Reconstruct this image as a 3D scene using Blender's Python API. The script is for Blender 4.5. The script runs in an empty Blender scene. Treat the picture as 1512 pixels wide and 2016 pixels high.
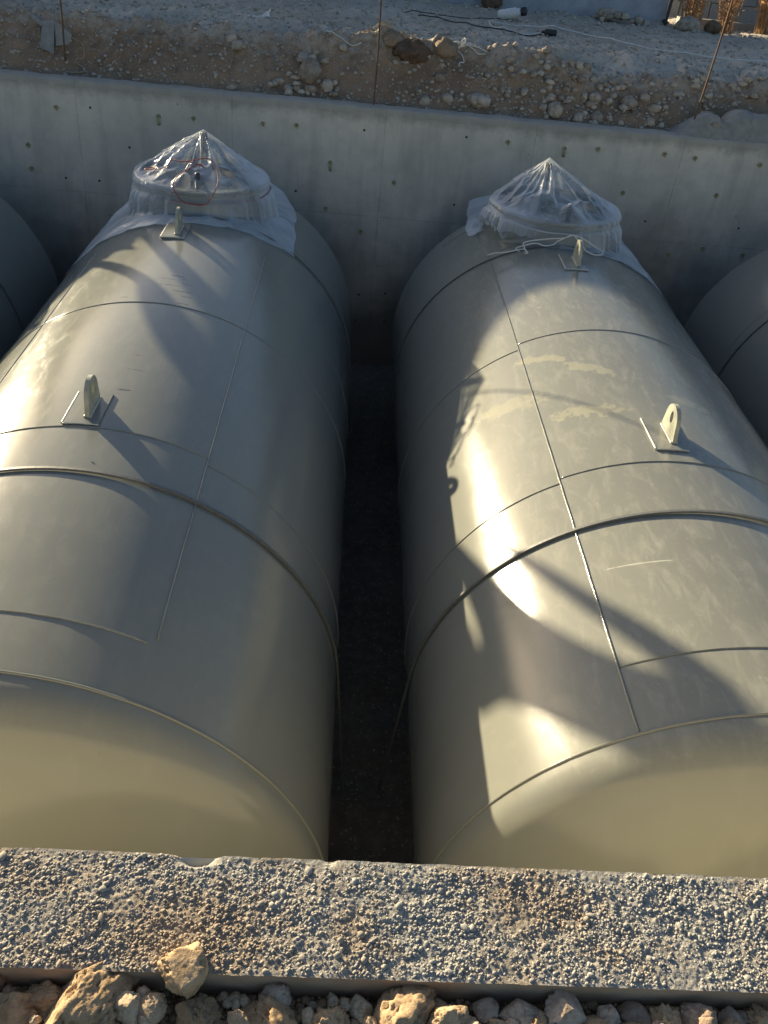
import bpy, bmesh, math, random
from mathutils import Vector, Matrix, noise
SC = bpy.context.scene
COL = SC.collection
PI = math.pi
rad = math.radians

# ---------------------------------------------------------------- camera, sky, sun
cam_d = bpy.data.cameras.new('camera')
cam = bpy.data.objects.new('camera', cam_d)
COL.objects.link(cam)
SC.camera = cam
CR = Vector((0.99604424, -0.0115693, 0.0881023))
CU = Vector((-0.06514778, 0.57918629, 0.81258784))
CF = Vector((0.06042871, 0.81511311, -0.57614146))
cam.matrix_world = Matrix(((CR.x, CU.x, -CF.x, 0), (CR.y, CU.y, -CF.y, 0), (CR.z, CU.z, -CF.z, 1.6), (0, 0, 0, 1)))
cam_d.sensor_fit = 'HORIZONTAL'
cam_d.sensor_width = 36
cam_d.lens = 1750 / 1512 * 36
cam_d.clip_start = 0.05
cam_d.clip_end = 2000

SUN_AZ, SUN_EL = 40.0, 12.9          # degrees from +Y towards -X, and above the horizon
w = bpy.data.worlds.new('World')
SC.world = w
w.use_nodes = True
wn = w.node_tree
sky = wn.nodes.new('ShaderNodeTexSky')
sky.sky_type = 'NISHITA'
sky.sun_disc = False
sky.sun_elevation = rad(SUN_EL)
sky.sun_rotation = rad(-SUN_AZ)
sky.air_density = 0.8
sky.dust_density = 1.5
sky.ozone_density = 0.8
hsv = wn.nodes.new('ShaderNodeHueSaturation')
hsv.inputs['Saturation'].default_value = 1.1
wn.links.new(sky.outputs[0], hsv.inputs['Color'])
wn.links.new(hsv.outputs[0], wn.nodes['Background'].inputs[0])
wn.nodes['Background'].inputs[1].default_value = 0.068
sun_d = bpy.data.lights.new('sun', 'SUN')
sun = bpy.data.objects.new('sun', sun_d)
COL.objects.link(sun)
sun_d.energy = 5.0
sun_d.angle = rad(0.5)
sun_d.color = (1.0, 0.85, 0.57)
SDIR = Vector((-math.sin(rad(SUN_AZ)) * math.cos(rad(SUN_EL)), math.cos(rad(SUN_AZ)) * math.cos(rad(SUN_EL)), math.sin(rad(SUN_EL))))
sun.rotation_euler = SDIR.to_track_quat('Z', 'Y').to_euler()
sun.location = (-20, 25, 12)
SC.view_settings.view_transform = 'Standard'
SC.view_settings.look = 'None'
SC.view_settings.gamma = 1
SC.view_settings.exposure = 1.42

# ---------------------------------------------------------------- helpers
def tag(o, label=None, cat=None, group=None, kind=None):
    if label: o['label'] = label
    if cat: o['category'] = cat
    if group: o['group'] = group
    if kind: o['kind'] = kind
    return o

def empty(name, loc, label, cat, group=None):
    o = bpy.data.objects.new(name, None)
    COL.objects.link(o)
    o.location = loc
    o.empty_display_size = 0.1
    return tag(o, label, cat, group)

def link(name, me, m, parent=None, smooth=True, loc=None):
    o = bpy.data.objects.new(name, me)
    COL.objects.link(o)
    if m: me.materials.append(m)
    for p in me.polygons: p.use_smooth = smooth
    if parent: o.parent = parent
    if loc: o.location = loc
    return o

class MB:
    def __init__(s): s.v = []; s.f = []
    def add(s, vs, fs):
        b = len(s.v)
        s.v += [tuple(v) for v in vs]
        s.f += [tuple(b + i for i in f) for f in fs]
        return s
    def box(s, c, d, rz=0, M=None):
        x, y, z = d[0] / 2, d[1] / 2, d[2] / 2
        vs = [Vector((a * x, b * y, e * z)) for e in (-1, 1) for b in (-1, 1) for a in (-1, 1)]
        R = M if M else Matrix.Rotation(rz, 3, 'Z')
        return s.add([R @ v + Vector(c) for v in vs], [(0, 2, 3, 1), (4, 5, 7, 6), (0, 1, 5, 4), (2, 6, 7, 3), (0, 4, 6, 2), (1, 3, 7, 5)])
    def tube(s, pts, r, n=8, cap=True, closed=False):
        pts = [Vector(p) for p in pts]
        N = len(pts)
        rr = r if isinstance(r, (list, tuple)) else [r] * N
        vs = []; up = None
        for i, p in enumerate(pts):
            a = pts[(i - 1) % N] if (i > 0 or closed) else p
            b = pts[(i + 1) % N] if (i < N - 1 or closed) else p
            t = (b - a)
            if t.length < 1e-9: t = Vector((0, 0, 1))
            t.normalize()
            if up is None:
                up = Vector((0, 0, 1)) if abs(t.z) < .9 else Vector((1, 0, 0))
            u = up - t * up.dot(t); u.normalize(); up = u
            q = t.cross(u)
            for k in range(n):
                an = 2 * PI * k / n
                vs.append(p + (u * math.cos(an) + q * math.sin(an)) * rr[i])
        fs = []
        for i in range(N if closed else N - 1):
            j = (i + 1) % N
            for k in range(n):
                l = (k + 1) % n
                fs.append((i * n + k, i * n + l, j * n + l, j * n + k))
        if cap and not closed:
            fs.append(tuple(range(n))[::-1]); fs.append(tuple((N - 1) * n + k for k in range(n)))
        return s.add(vs, fs)
    def lathe(s, prof, n=64, M=None, closed=False):
        # prof: (r, z) about Z; M maps to place
        M = M or Matrix.Identity(4)
        vs = [M @ Vector((r * math.cos(2 * PI * k / n), r * math.sin(2 * PI * k / n), z)) for r, z in prof for k in range(n)]
        fs = []
        P = len(prof)
        for i in range(P if closed else P - 1):
            j = (i + 1) % P
            for k in range(n):
                l = (k + 1) % n
                fs.append((i * n + k, i * n + l, j * n + l, j * n + k))
        return s.add(vs, fs)
    def build(s, name, m, parent=None, smooth=True, loc=None):
        me = bpy.data.meshes.new(name)
        me.from_pydata(s.v, [], s.f)
        bm = bmesh.new(); bm.from_mesh(me)
        bmesh.ops.remove_doubles(bm, verts=bm.verts, dist=1e-6)
        bmesh.ops.recalc_face_normals(bm, faces=bm.faces)
        bm.to_mesh(me); bm.free()
        return link(name, me, m, parent, smooth, loc)

def fbm(p, o=4):
    return noise.fractal(Vector(p), 1.0, 2.0, o)
def lerp(a, b, t): return a + (b - a) * t
def sst(a, b, x):
    t = min(1, max(0, (x - a) / (b - a)))
    return t * t * (3 - 2 * t)
def interp(x, xs, hs):
    if x <= xs[0]: return hs[0]
    for i in range(1, len(xs)):
        if x <= xs[i]: return lerp(hs[i - 1], hs[i], (x - xs[i - 1]) / (xs[i] - xs[i - 1]))
    return hs[-1]
def smooth_pts(pts, k=8):
    P = [Vector(p) for p in pts]
    P = [P[0] * 2 - P[1]] + P + [P[-1] * 2 - P[-2]]
    out = []
    for i in range(1, len(P) - 2):
        for j in range(k):
            t = j / k
            out.append(0.5 * ((2 * P[i]) + (P[i + 1] - P[i - 1]) * t + (2 * P[i - 1] - 5 * P[i] + 4 * P[i + 1] - P[i + 2]) * t * t + (3 * P[i] - P[i - 1] - 3 * P[i + 1] + P[i + 2]) * t ** 3))
    out.append(P[-2])
    return out

# ---------------------------------------------------------------- materials
class NT:
    def __init__(s, name):
        s.m = bpy.data.materials.new(name); s.m.use_nodes = True
        s.t = s.m.node_tree; s.b = s.t.nodes['Principled BSDF']
        s.co = s.t.nodes.new('ShaderNodeTexCoord')
    def n(s, typ, **kw):
        x = s.t.nodes.new(typ)
        for k, v in kw.items():
            if k in ('in_',):
                for a, b in v.items():
                    if isinstance(b, bpy.types.NodeSocket): s.t.links.new(b, x.inputs[a])
                    else: x.inputs[a].default_value = b
            else: setattr(x, k, v)
        return x
    def l(s, a, b): s.t.links.new(a, b)
    def noise(s, sc, det=4, rough=.55, vec=None, dist=0):
        x = s.n('ShaderNodeTexNoise', in_={'Scale': sc, 'Detail': det, 'Roughness': rough, 'Distortion': dist})
        s.l(vec or s.co.outputs['Object'], x.inputs['Vector'])
        return x.outputs['Fac']
    def vor(s, sc, feat='F1', vec=None, out='Distance'):
        x = s.n('ShaderNodeTexVoronoi', feature=feat, in_={'Scale': sc})
        s.l(vec or s.co.outputs['Object'], x.inputs['Vector'])
        return x.outputs[out]
    def map(s, v, a, b, c=0, d=1):
        x = s.n('ShaderNodeMapRange', in_={'From Min': a, 'From Max': b, 'To Min': c, 'To Max': d})
        s.l(v, x.inputs['Value']); return x.outputs[0]
    def math(s, op, a, b=None):
        x = s.n('ShaderNodeMath', operation=op)
        for i, q in enumerate((a, b)):
            if q is None: continue
            if isinstance(q, (int, float)): x.inputs[i].default_value = q
            else: s.l(q, x.inputs[i])
        return x.outputs[0]
    def mix(s, f, a, b, mode='MIX'):
        x = s.n('ShaderNodeMix', data_type='RGBA', blend_type=mode)
        for i, q in ((0, f), (6, a), (7, b)):
            if isinstance(q, (int, float)): x.inputs[i].default_value = q
            elif isinstance(q, tuple): x.inputs[i].default_value = q + (1,) if len(q) == 3 else q
            else: s.l(q, x.inputs[i])
        return x.outputs[2]
    def bump(s, h, st, dist, nrm=None):
        x = s.n('ShaderNodeBump', in_={'Strength': st, 'Distance': dist})
        s.l(h, x.inputs['Height'])
        if nrm: s.l(nrm, x.inputs['Normal'])
        return x.outputs[0]
    def done(s, col=None, rough=None, nrm=None, **kw):
        for k, q in (('Base Color', col), ('Roughness', rough), ('Normal', nrm)):
            if q is None: continue
            if isinstance(q, tuple): s.b.inputs[k].default_value = q + (1,)
            elif isinstance(q, (int, float)): s.b.inputs[k].default_value = q
            else: s.l(q, s.b.inputs[k])
        for k, q in kw.items(): s.b.inputs[k.replace('_', ' ')].default_value = q
        return s.m

def paint_mat(name, stains=(), marks=(), dust=.5):
    t = NT(name)
    o = t.co.outputs['Object']
    big = t.noise(.9, 3, .6)
    col = t.mix(t.map(big, .3, .7), (.186, .189, .167), (.214, .216, .186))
    # patchy rub marks and dust on the paint
    mp = t.n('ShaderNodeMapping', in_={'Vector': o, 'Scale': (5, 1.6, 5), 'Rotation': (0, 0, .5)})
    d1 = t.noise(3.2, 6, .68, mp.outputs[0], .6)
    up = t.n('ShaderNodeSeparateXYZ'); g = t.n('ShaderNodeNewGeometry'); t.l(g.outputs['Normal'], up.inputs[0])
    upm = t.map(up.outputs['Z'], .55, .98)
    dm = t.math('MULTIPLY', t.map(d1, .48, .82), upm)
    col = t.mix(t.math('MULTIPLY', dm, dust), col, (.34, .33, .28))
    fine = t.map(t.noise(22, 5, .7), .60, .78)
    col = t.mix(t.math('MULTIPLY', t.math('MULTIPLY', fine, upm), dust * .7), col, (.36, .35, .31))
    ed = t.noise(13, 5, .65)
    rough = t.map(big, .2, .8, .12, .16)
    rough = t.math('ADD', rough, t.math('MULTIPLY', dm, .10))
    for (c, rz, sc, cc, amt) in list(stains) + list(marks):
        mpn = t.n('ShaderNodeMapping', vector_type='TEXTURE', in_={'Vector': o, 'Location': c, 'Rotation': (0, 0, rz), 'Scale': sc})
        ln = t.n('ShaderNodeVectorMath', operation='LENGTH'); t.l(mpn.outputs[0], ln.inputs[0])
        dd = t.math('ADD', ln.outputs['Value'], t.map(ed, .3, .7, -.8, .8))
        k = t.math('MULTIPLY', t.map(dd, .72, 1.08, 1, 0), amt)
        col = t.mix(k, col, cc)
    spk = t.math('MULTIPLY', t.map(t.vor(13), .022, .034, 1, 0), t.map(t.noise(1.1, 2), .45, .6))
    col = t.mix(t.math('MULTIPLY', spk, .6), col, (.06, .055, .05))
    drp = t.n('ShaderNodeMapping', in_={'Vector': o, 'Scale': (7, 7, .5)})
    col = t.mix(t.math('MULTIPLY', t.map(t.noise(1.5, 4, .6, drp.outputs[0]), .56, .8), .22), col, (.30, .29, .24))
    bp = t.bump(t.noise(330, 3, .6), .10, .0022)
    bp = t.bump(t.noise(3.1, 2, .5), .25, .006, bp)
    return t.done(col, rough, bp, Specular_IOR_Level=.34)

STAIN = (.40, .375, .25)
M = {}
def make_mats():
    st2 = [((-.46, 4.99, 1.16), 1.1, (.05, .17, .4), STAIN, .4), ((-.28, 4.80, 1.21), .85, (.05, .21, .4), STAIN, .42),
           ((-.70, 4.60, 1.03), 1.25, (.07, .17, .4), STAIN, .3), ((-.33, 4.28, 1.2), 1.5, (.055, .19, .4), STAIN, .42),
           ((.22, 4.42, 1.23), 1.3, (.05, .12, .4), STAIN, .3), ((-.42, 6.02, 1.2), .1, (.02, .2, .3), STAIN, .3)]
    sc2 = [((-.41, 2.96, 1.18), 1.5, (.004, .17, .2), (.5, .49, .42), .6), ((.3, 3.0, 1.2), .5, (.005, .2, .2), (.42, .41, .36), .5),
           ((.42, 2.85, 1.2), .45, (.004, .25, .2), (.42, .41, .36), .5), ((.35, 3.1, 1.2), .2, (.01, .09, .2), (.42, .41, .36), .5), ((.55, 3.12, 1.2), .35, (.012, .12, .2), (.42, .41, .36), .5)]
    M['paint2'] = paint_mat('tank_paint_right', st2, sc2, .75)
    DK = (.05, .05, .048)
    mk = [((x, y, 1.24), a, (.007, l * .8, .2), DK, .75) for x, y, a, l in
          [(.07, 5.64, 1.5, .05), (.0, 5.58, 1.5, .06), (.13, 5.6, 1.6, .04), (.06, 5.48, 1.55, .08), (.14, 5.52, 1.45, .05), (.12, 5.40, 1.6, .07), (.18, 5.33, 1.5, .05), (.16, 5.22, 1.6, .06),
           (.06, 4.45, 1.6, .05), (.09, 4.28, 1.55, .045), (.07, 4.05, 1.57, .05), (-.2, 5.26, 1.4, .06), (.1, 3.36, .8, .02)]]
    M['paint1'] = paint_mat('tank_paint_left', [((-.5, 2.8, 1.1), .3, (.16, .2, .4), (.33, .33, .29), .4), ((-.45, 2.25, 1.1), .3, (.2, .1, .4), (.33, .33, .29), .25)], mk, .25)
    M['paint0'] = paint_mat('tank_paint', (), (), .15)
    M['lug_dark'] = None
    t = NT('lug_paint')
    M['lug'] = t.done(t.mix(t.map(t.noise(20), .4, .6), (.25, .255, .20), (.34, .345, .275)), .5, t.bump(t.noise(90), .3, .003))
    t = NT('weld_paint')
    M['weld'] = t.done((.42, .42, .37), .4, t.bump(t.noise(160), .4, .002))
    # formwork-faced concrete
    t = NT('formwork_concrete')
    o = t.co.outputs['Object']
    n1 = t.noise(.8, 5, .6); n2 = t.noise(7, 6, .65); n3 = t.noise(60, 3, .6)
    col = t.mix(t.map(n1, .3, .7), (.50, .45, .375), (.63, .57, .48))
    col = t.mix(t.map(n2, .4, .75, 0, .4), col, (.30, .28, .25))
    mp = t.n('ShaderNodeMapping', in_={'Vector': o, 'Scale': (3.0, 3.0, .35)})
    col = t.mix(t.map(t.noise(2.2, 4, .6, mp.outputs[0]), .48, .78, 0, .5), col, (.26, .245, .21))
    sp = t.n('ShaderNodeSeparateXYZ'); t.l(o, sp.inputs[0])
    # darker band just under the cast top edge
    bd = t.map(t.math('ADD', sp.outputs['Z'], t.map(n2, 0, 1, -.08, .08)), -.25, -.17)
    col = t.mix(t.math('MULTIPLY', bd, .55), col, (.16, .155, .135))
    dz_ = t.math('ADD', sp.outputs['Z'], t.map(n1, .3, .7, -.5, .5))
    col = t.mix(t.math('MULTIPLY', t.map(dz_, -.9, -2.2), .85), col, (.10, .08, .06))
    # panel joints every 1.43 m, horizontal pour line
    fx = t.math('ABSOLUTE', t.math('SUBTRACT', t.math('FRACT', t.math('ADD', t.math('DIVIDE', t.math('SUBTRACT', sp.outputs['X'], .28), 1.43), 50.5)), .5))
    jx = t.map(fx, .001, .005, 1, 0)
    jz = t.map(t.math('ABSOLUTE', t.math('ADD', sp.outputs['Z'], 1.115)), .003, .011, 1, 0)
    j = t.math('MULTIPLY', t.math('MAXIMUM', jx, t.math('MULTIPLY', jz, .6)), t.map(n2, .35, .6, .2, 1))
    col = t.mix(t.math('MULTIPLY', j, .4), col, (.15, .145, .135))
    # air voids
    v = t.vor(9); pv = t.map(t.math('ADD', v, t.map(t.noise(4, 2), .3, .7, .10, -.02)), .05, .075, 1, 0)
    v2 = t.vor(31); pv2 = t.map(t.math('ADD', v2, t.map(t.noise(2, 2), .3, .7, .16, -.02)), .06, .09, 1, 0)
    vo = t.math('MAXIMUM', pv, pv2)
    col = t.mix(t.math('MULTIPLY', vo, .7), col, (.08, .075, .07))
    h = t.math('SUBTRACT', t.math('MULTIPLY', n3, .12), t.math('MAXIMUM', vo, t.math('MULTIPLY', j, .7)))
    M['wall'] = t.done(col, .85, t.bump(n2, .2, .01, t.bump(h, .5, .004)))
    # rough broken concrete
    t = NT('rough_concrete')
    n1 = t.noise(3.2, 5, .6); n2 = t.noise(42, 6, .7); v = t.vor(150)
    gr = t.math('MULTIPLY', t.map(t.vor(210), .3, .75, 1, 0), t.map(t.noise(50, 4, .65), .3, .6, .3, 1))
    col = t.mix(gr, (.20, .18, .15), (.42, .40, .355))  # gaps between grains darkened in the colour, standing in for shade there
    col = t.mix(t.map(t.noise(170, 3, .6), .3, .7, 0, .35), col, (.40, .39, .36))
    soil = t.math('MULTIPLY', t.map(t.math('ADD', n1, t.math('MULTIPLY', n2, .35)), .64, .8), .55)
    o = t.co.outputs['Object']
    mpn = t.n('ShaderNodeMapping', vector_type='TEXTURE', in_={'Vector': o, 'Location': (-.21, .88, 0), 'Scale': (.21, .11, .3)})
    ln = t.n('ShaderNodeVectorMath', operation='LENGTH'); t.l(mpn.outputs[0], ln.inputs[0])
    s2 = t.map(t.math('ADD', ln.outputs['Value'], t.map(n2, .3, .7, -.5, .5)), .5, 1.25, .6, 0)
    col = t.mix(t.math('MAXIMUM', soil, s2), col, (.25, .165, .09))
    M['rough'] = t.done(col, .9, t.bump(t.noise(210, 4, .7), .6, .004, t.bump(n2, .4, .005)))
    t = NT('aggregate_grains')
    n1 = t.noise(3.2, 5, .6); n2 = t.noise(42, 6, .7)
    col = t.mix(t.map(t.noise(260, 2, .5), .3, .7), (.25, .235, .205), (.42, .40, .36))
    mpn = t.n('ShaderNodeMapping', vector_type='TEXTURE', in_={'Vector': t.co.outputs['Object'], 'Location': (-.21, .88, 0), 'Scale': (.21, .11, .3)})
    ln = t.n('ShaderNodeVectorMath', operation='LENGTH'); t.l(mpn.outputs[0], ln.inputs[0])
    s2 = t.map(t.math('ADD', ln.outputs['Value'], t.map(n2, .3, .7, -.5, .5)), .5, 1.3, .55, 0)
    soil = t.math('MULTIPLY', t.map(t.math('ADD', n1, t.math('MULTIPLY', n2, .35)), .66, .82), .5)
    M['grain'] = t.done(t.mix(t.math('MAXIMUM', soil, s2), col, (.27, .175, .095)), .9, t.bump(t.noise(400, 2, .5), .4, .001))
    # smooth side face of the near wall
    t = NT('cast_face')
    M['face'] = t.done(t.mix(t.map(t.noise(5, 5, .6), .35, .65), (.34, .22, .13), (.46, .33, .22)), .9, t.bump(t.noise(60, 5, .6), .4, .003))
    t = NT('inner_concrete')
    M['inner'] = t.done(t.mix(t.map(t.noise(3, 5, .6), .35, .65), (.50, .47, .38), (.60, .565, .46)), .85, t.bump(t.noise(60, 5, .6), .3, .002))
    # earth
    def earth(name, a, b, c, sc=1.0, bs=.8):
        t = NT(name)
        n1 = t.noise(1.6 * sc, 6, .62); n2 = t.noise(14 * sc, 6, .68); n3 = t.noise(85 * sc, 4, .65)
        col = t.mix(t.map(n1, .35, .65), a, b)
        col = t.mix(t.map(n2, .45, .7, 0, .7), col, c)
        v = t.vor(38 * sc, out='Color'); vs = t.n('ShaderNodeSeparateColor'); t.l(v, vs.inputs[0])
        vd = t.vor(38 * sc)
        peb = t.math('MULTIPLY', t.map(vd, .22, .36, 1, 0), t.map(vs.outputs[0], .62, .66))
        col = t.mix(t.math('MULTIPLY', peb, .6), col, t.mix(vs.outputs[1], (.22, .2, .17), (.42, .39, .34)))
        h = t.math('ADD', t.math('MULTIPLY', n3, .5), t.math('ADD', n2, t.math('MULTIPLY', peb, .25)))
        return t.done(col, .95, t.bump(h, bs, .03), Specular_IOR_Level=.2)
    M['plateau'] = None
    t = NT('bank_earth')
    n1 = t.noise(1.3, 6, .62); n2 = t.noise(13, 6, .68); n3 = t.noise(80, 4, .65)
    sp = t.n('ShaderNodeSeparateXYZ'); t.l(t.co.outputs['Object'], sp.inputs[0])
    brown = t.mix(t.map(n1, .35, .65), (.21, .142, .093), (.32, .225, .15))
    grey = t.mix(t.map(n1, .35, .65), (.40, .355, .29), (.55, .495, .42))
    yy = t.math('ADD', sp.outputs['Y'], t.map(n2, .3, .7, -.18, .18))
    col = t.mix(t.map(yy, 9.52, 9.85), brown, grey)
    col = t.mix(t.map(n2, .5, .75, 0, .5), col, (.30, .27, .235))
    v = t.vor(30, out='Color'); vs = t.n('ShaderNodeSeparateColor'); t.l(v, vs.inputs[0])
    vd = t.vor(30)
    peb = t.math('MULTIPLY', t.map(vd, .2, .34, 1, 0), t.map(vs.outputs[0], .66, .7))
    col = t.mix(t.math('MULTIPLY', peb, .65), col, t.mix(vs.outputs[1], (.2, .18, .155), (.44, .42, .38)))
    h = t.math('ADD', t.math('MULTIPLY', n3, .4), t.math('ADD', n2, t.math('MULTIPLY', peb, .3)))
    M['bank'] = t.done(col, .95, t.bump(h, .8, .035), Specular_IOR_Level=.2)
    M['soil'] = earth('loose_soil', (.24, .16, .095), (.36, .25, .155), (.42, .31, .2), 4, .7)
    M['ground'] = earth('site_ground', (.17, .15, .125), (.23, .2, .17), (.3, .27, .23), .3, .6)
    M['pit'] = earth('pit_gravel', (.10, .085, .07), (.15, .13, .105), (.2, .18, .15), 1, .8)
    def stone(name, a, b, sc):
        t = NT(name)
        oi = t.n('ShaderNodeObjectInfo')
        n1 = t.noise(sc, 6, .65); n2 = t.noise(sc * 7, 5, .7)
        col = t.mix(t.map(t.math('ADD', t.math('MULTIPLY', n1, .6), t.math('MULTIPLY', oi.outputs['Random'], .45)), .3, .75), a, b)
        col = t.mix(t.map(n2, .5, .75, 0, .5), col, tuple(min(1, x * 1.5) for x in b))
        col = t.mix(t.map(n1, .38, .5, .6, 0), col, tuple(x * .75 for x in a))
        return t.done(col, .9, t.bump(n2, .7, 1.0 / sc * .08, t.bump(n1, .5, .4 / sc)), Specular_IOR_Level=.25)
    M['bstone'] = stone('bank_stone', (.22, .175, .13), (.44, .38, .31), 12)
    M['gravel'] = stone('gravel_stone', (.33, .29, .24), (.54, .49, .42), 12)
    M['fstone'] = stone('near_stone', (.34, .235, .14), (.56, .44, .30), 45)
    M['gstone'] = stone('grey_stone', (.30, .21, .145), (.50, .39, .29), 45)
    M['clod'] = stone('earth_clod', (.32, .21, .115), (.52, .37, .22), 38)
    M['dclod'] = stone('dark_clod', (.11, .072, .048), (.18, .12, .08), 14)
    # clear polythene
    t = NT('clear_polythene')
    n2 = t.noise(2.2, 2, .4, dist=1.6); n3 = t.noise(7, 2, .5, dist=1.2)
    rg = t.math('ABSOLUTE', t.math('SUBTRACT', n2, .5))
    n4 = t.math('ABSOLUTE', t.math('SUBTRACT', t.noise(15, 2, .5, dist=2.0), .5))
    nb = t.bump(rg, .5, .05, t.bump(n3, .35, .012, t.bump(n4, .5, .012)))
    p = t.b
    p.inputs['Base Color'].default_value = (.70, .74, .79, 1)
    p.inputs['Roughness'].default_value = .16
    p.inputs['Specular IOR Level'].default_value = .9
    t.l(nb, p.inputs['Normal'])
    tr = t.n('ShaderNodeBsdfTransparent'); tr.inputs[0].default_value = (.93, .95, .96, 1)
    lw = t.n('ShaderNodeLayerWeight', in_={'Blend': .35}); t.l(nb, lw.inputs['Normal'])
    fac = t.math('ADD', t.map(lw.outputs['Facing'], .2, .95, .12, .80), t.map(t.noise(1.7, 2, .5), .42, .62, 0, .28))
    mx = t.n('ShaderNodeMixShader')
    t.l(fac, mx.inputs[0]); t.l(tr.outputs[0], mx.inputs[1]); t.l(p.outputs[0], mx.inputs[2])
    tl = t.n('ShaderNodeBsdfTranslucent'); tl.inputs[0].default_value = (.8, .84, .88, 1)
    mx2 = t.n('ShaderNodeMixShader'); mx2.inputs[0].default_value = .10
    t.l(mx.outputs[0], mx2.inputs[1]); t.l(tl.outputs[0], mx2.inputs[2])
    t.l(mx2.outputs[0], t.t.nodes['Material Output'].inputs['Surface'])
    M['film'] = t.m
    def plain(name, c, r=.6, metal=0, bs=0, sc=60):
        t = NT(name)
        n = t.noise(sc, 4, .6)
        return t.done(t.mix(t.map(n, .3, .7), c, tuple(x * .7 for x in c)), r, t.bump(n, bs, .004) if bs else None, Metallic=metal)
    M['rust'] = plain('rusty_rebar', (.16, .09, .055), .8, .3, .5, 90)
    M['strap'] = plain('strap_steel', (.13, .135, .13), .55, 0, .3)
    M['red'] = plain('red_wire', (.30, .05, .04), .45)
    M['string'] = plain('white_string', (.7, .68, .62), .8, 0, .4, 300)
    M['white'] = plain('white_plastic', (.68, .68, .66), .4)
    M['black'] = plain('black_rubber', (.025, .025, .025), .5)
    M['cream'] = plain('tie_cone', (.38, .33, .19), .7)
    M['hole'] = plain('hole_dark', (.05, .045, .04), .95)
    M['steel'] = plain('dark_steel', (.045, .05, .055), .5, .2, .2)
    M['block'] = plain('blue_grey_concrete', (.36, .38, .42), .8, 0, .3, 6)
    M['root'] = plain('pale_roots', (.36, .30, .22), .9)
    M['twig'] = plain('dry_straw', (.42, .25, .12), .85, 0, 0, 20)
    M['mesh'] = plain('pale_mesh', (.27, .27, .26), .7)
    M['skin'] = plain('skin', (.42, .25, .17), .5)
    M['jean'] = plain('dark_trousers', (.05, .06, .09), .9, 0, .4, 200)
    M['jacket'] = plain('grey_jacket', (.12, .12, .12), .9, 0, .4, 200)
    M['hair'] = plain('dark_hair', (.02, .015, .012), .7, 0, .6, 150)
    M['slab'] = plain('grey_mortar', (.27, .265, .245), .9, 0, .7, 18)
make_mats()

# ---------------------------------------------------------------- terrain
TR = 1.25                       # tank radius
AXZ = -1.859                    # height of the tank axes
TOP = AXZ + TR
FWY = 8.90                      # face of the far wall
FWB = 9.15                      # its back
FLOOR = -2.72
def crest(x): return interp(x, [-6, -3.4, -2, -.54, .2, .95, 1.96, 2.5, 3.3, 4.1, 6], [.3, .3, .28, .3, .38, .34, .3, .22, .2, .3, .33])
def bank_base(x, y):
    h = crest(x)
    if y < 9.74: return -.14 + (h + .14) * sst(9.12, 9.74, y)
    return lerp(h, .33, sst(9.74, 10.34, y))
def bank_z(x, y):
    z = bank_base(x, y)
    k = sst(9.13, 9.35, y)
    s = 1 - .45 * sst(10, 10.6, y)
    z += k * s * (.07 * fbm((x * 1.9, y * 1.9, 3), 3) + .05 * fbm((x * 6, y * 6, 1), 3) + .028 * fbm((x * 19, y * 19, 7), 3))
    z += .085 * math.exp(-((y - 9.70) / .09) ** 2) * (.3 + .8 * abs(fbm((x * 5, y * 8, 11), 3)))
    return z
def axis_steps(lo, hi, st, far, g=1.35):
    a = [lo]
    while a[-1] < hi: a.append(a[-1] + st)
    s = st
    while a[-1] < far:
        s *= g; a.append(a[-1] + s)
    return a
def build_bank():
    core = axis_steps(-5.0, 6.2, .028, 6.2)
    left = axis_steps(5.0, 5.0, .028, 320)[1:]
    right = axis_steps(core[-1], core[-1], .028, 320)[1:]
    xs = [-v for v in reversed(left)] + core + right
    ys = axis_steps(9.145, 10.7, .028, 10.7) ; s = .03
    while ys[-1] < 600:
        s = s * 1.03 if ys[-1] < 15 else s * 1.35
        ys.append(ys[-1] + s)
    vs = [(x, y, bank_z(x, y)) for y in ys for x in xs]
    n = len(xs)
    fs = [(j * n + i, j * n + i + 1, (j + 1) * n + i + 1, (j + 1) * n + i) for j in range(len(ys) - 1) for i in range(n - 1)]
    me = bpy.data.meshes.new('earth_bank'); me.from_pydata(vs, [], fs)
    tag(link('earth_bank', me, M['bank']), kind='structure')
build_bank()

def rock_verts(seed, sx, sy, sz, sub=3, rough=.22, facet=5):
    rnd = random.Random(seed)
    bm = bmesh.new()
    bmesh.ops.create_icosphere(bm, subdivisions=sub, radius=1)
    off = Vector((rnd.uniform(-50, 50), rnd.uniform(-50, 50), rnd.uniform(-50, 50)))
    planes = []
    for _ in range(facet):
        d = Vector((rnd.gauss(0, 1), rnd.gauss(0, 1), rnd.gauss(0, 1))).normalized()
        planes.append((d, rnd.uniform(.62, .9)))
    R = Matrix.Rotation(rnd.uniform(0, 6.3), 3, 'Z')
    for v in bm.verts:
        d = v.co.normalized()
        r = 1 + rough * fbm(d * 1.3 + off, 2) + rough * .5 * fbm(d * 4 + off, 3)
        if sub > 3: r += rough * .22 * fbm(d * 12 + off, 2)
        if sub > 4: r += rough * .55 * fbm(d * 5 + off, 4) + rough * .30 * max(-.2, fbm(d * 20 + off, 3))
        for pd, ph in planes:
            q = d.dot(pd) * r
            if q > ph: r = r * (ph + (q - ph) * .25) / q
        p = d * r
        v.co = R @ Vector((p.x * sx, p.y * sy, p.z * sz))
    vs = [v.co.copy() for v in bm.verts]; fs = [tuple(v.index for v in f.verts) for f in bm.faces]
    bm.free()
    return vs, fs
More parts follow.
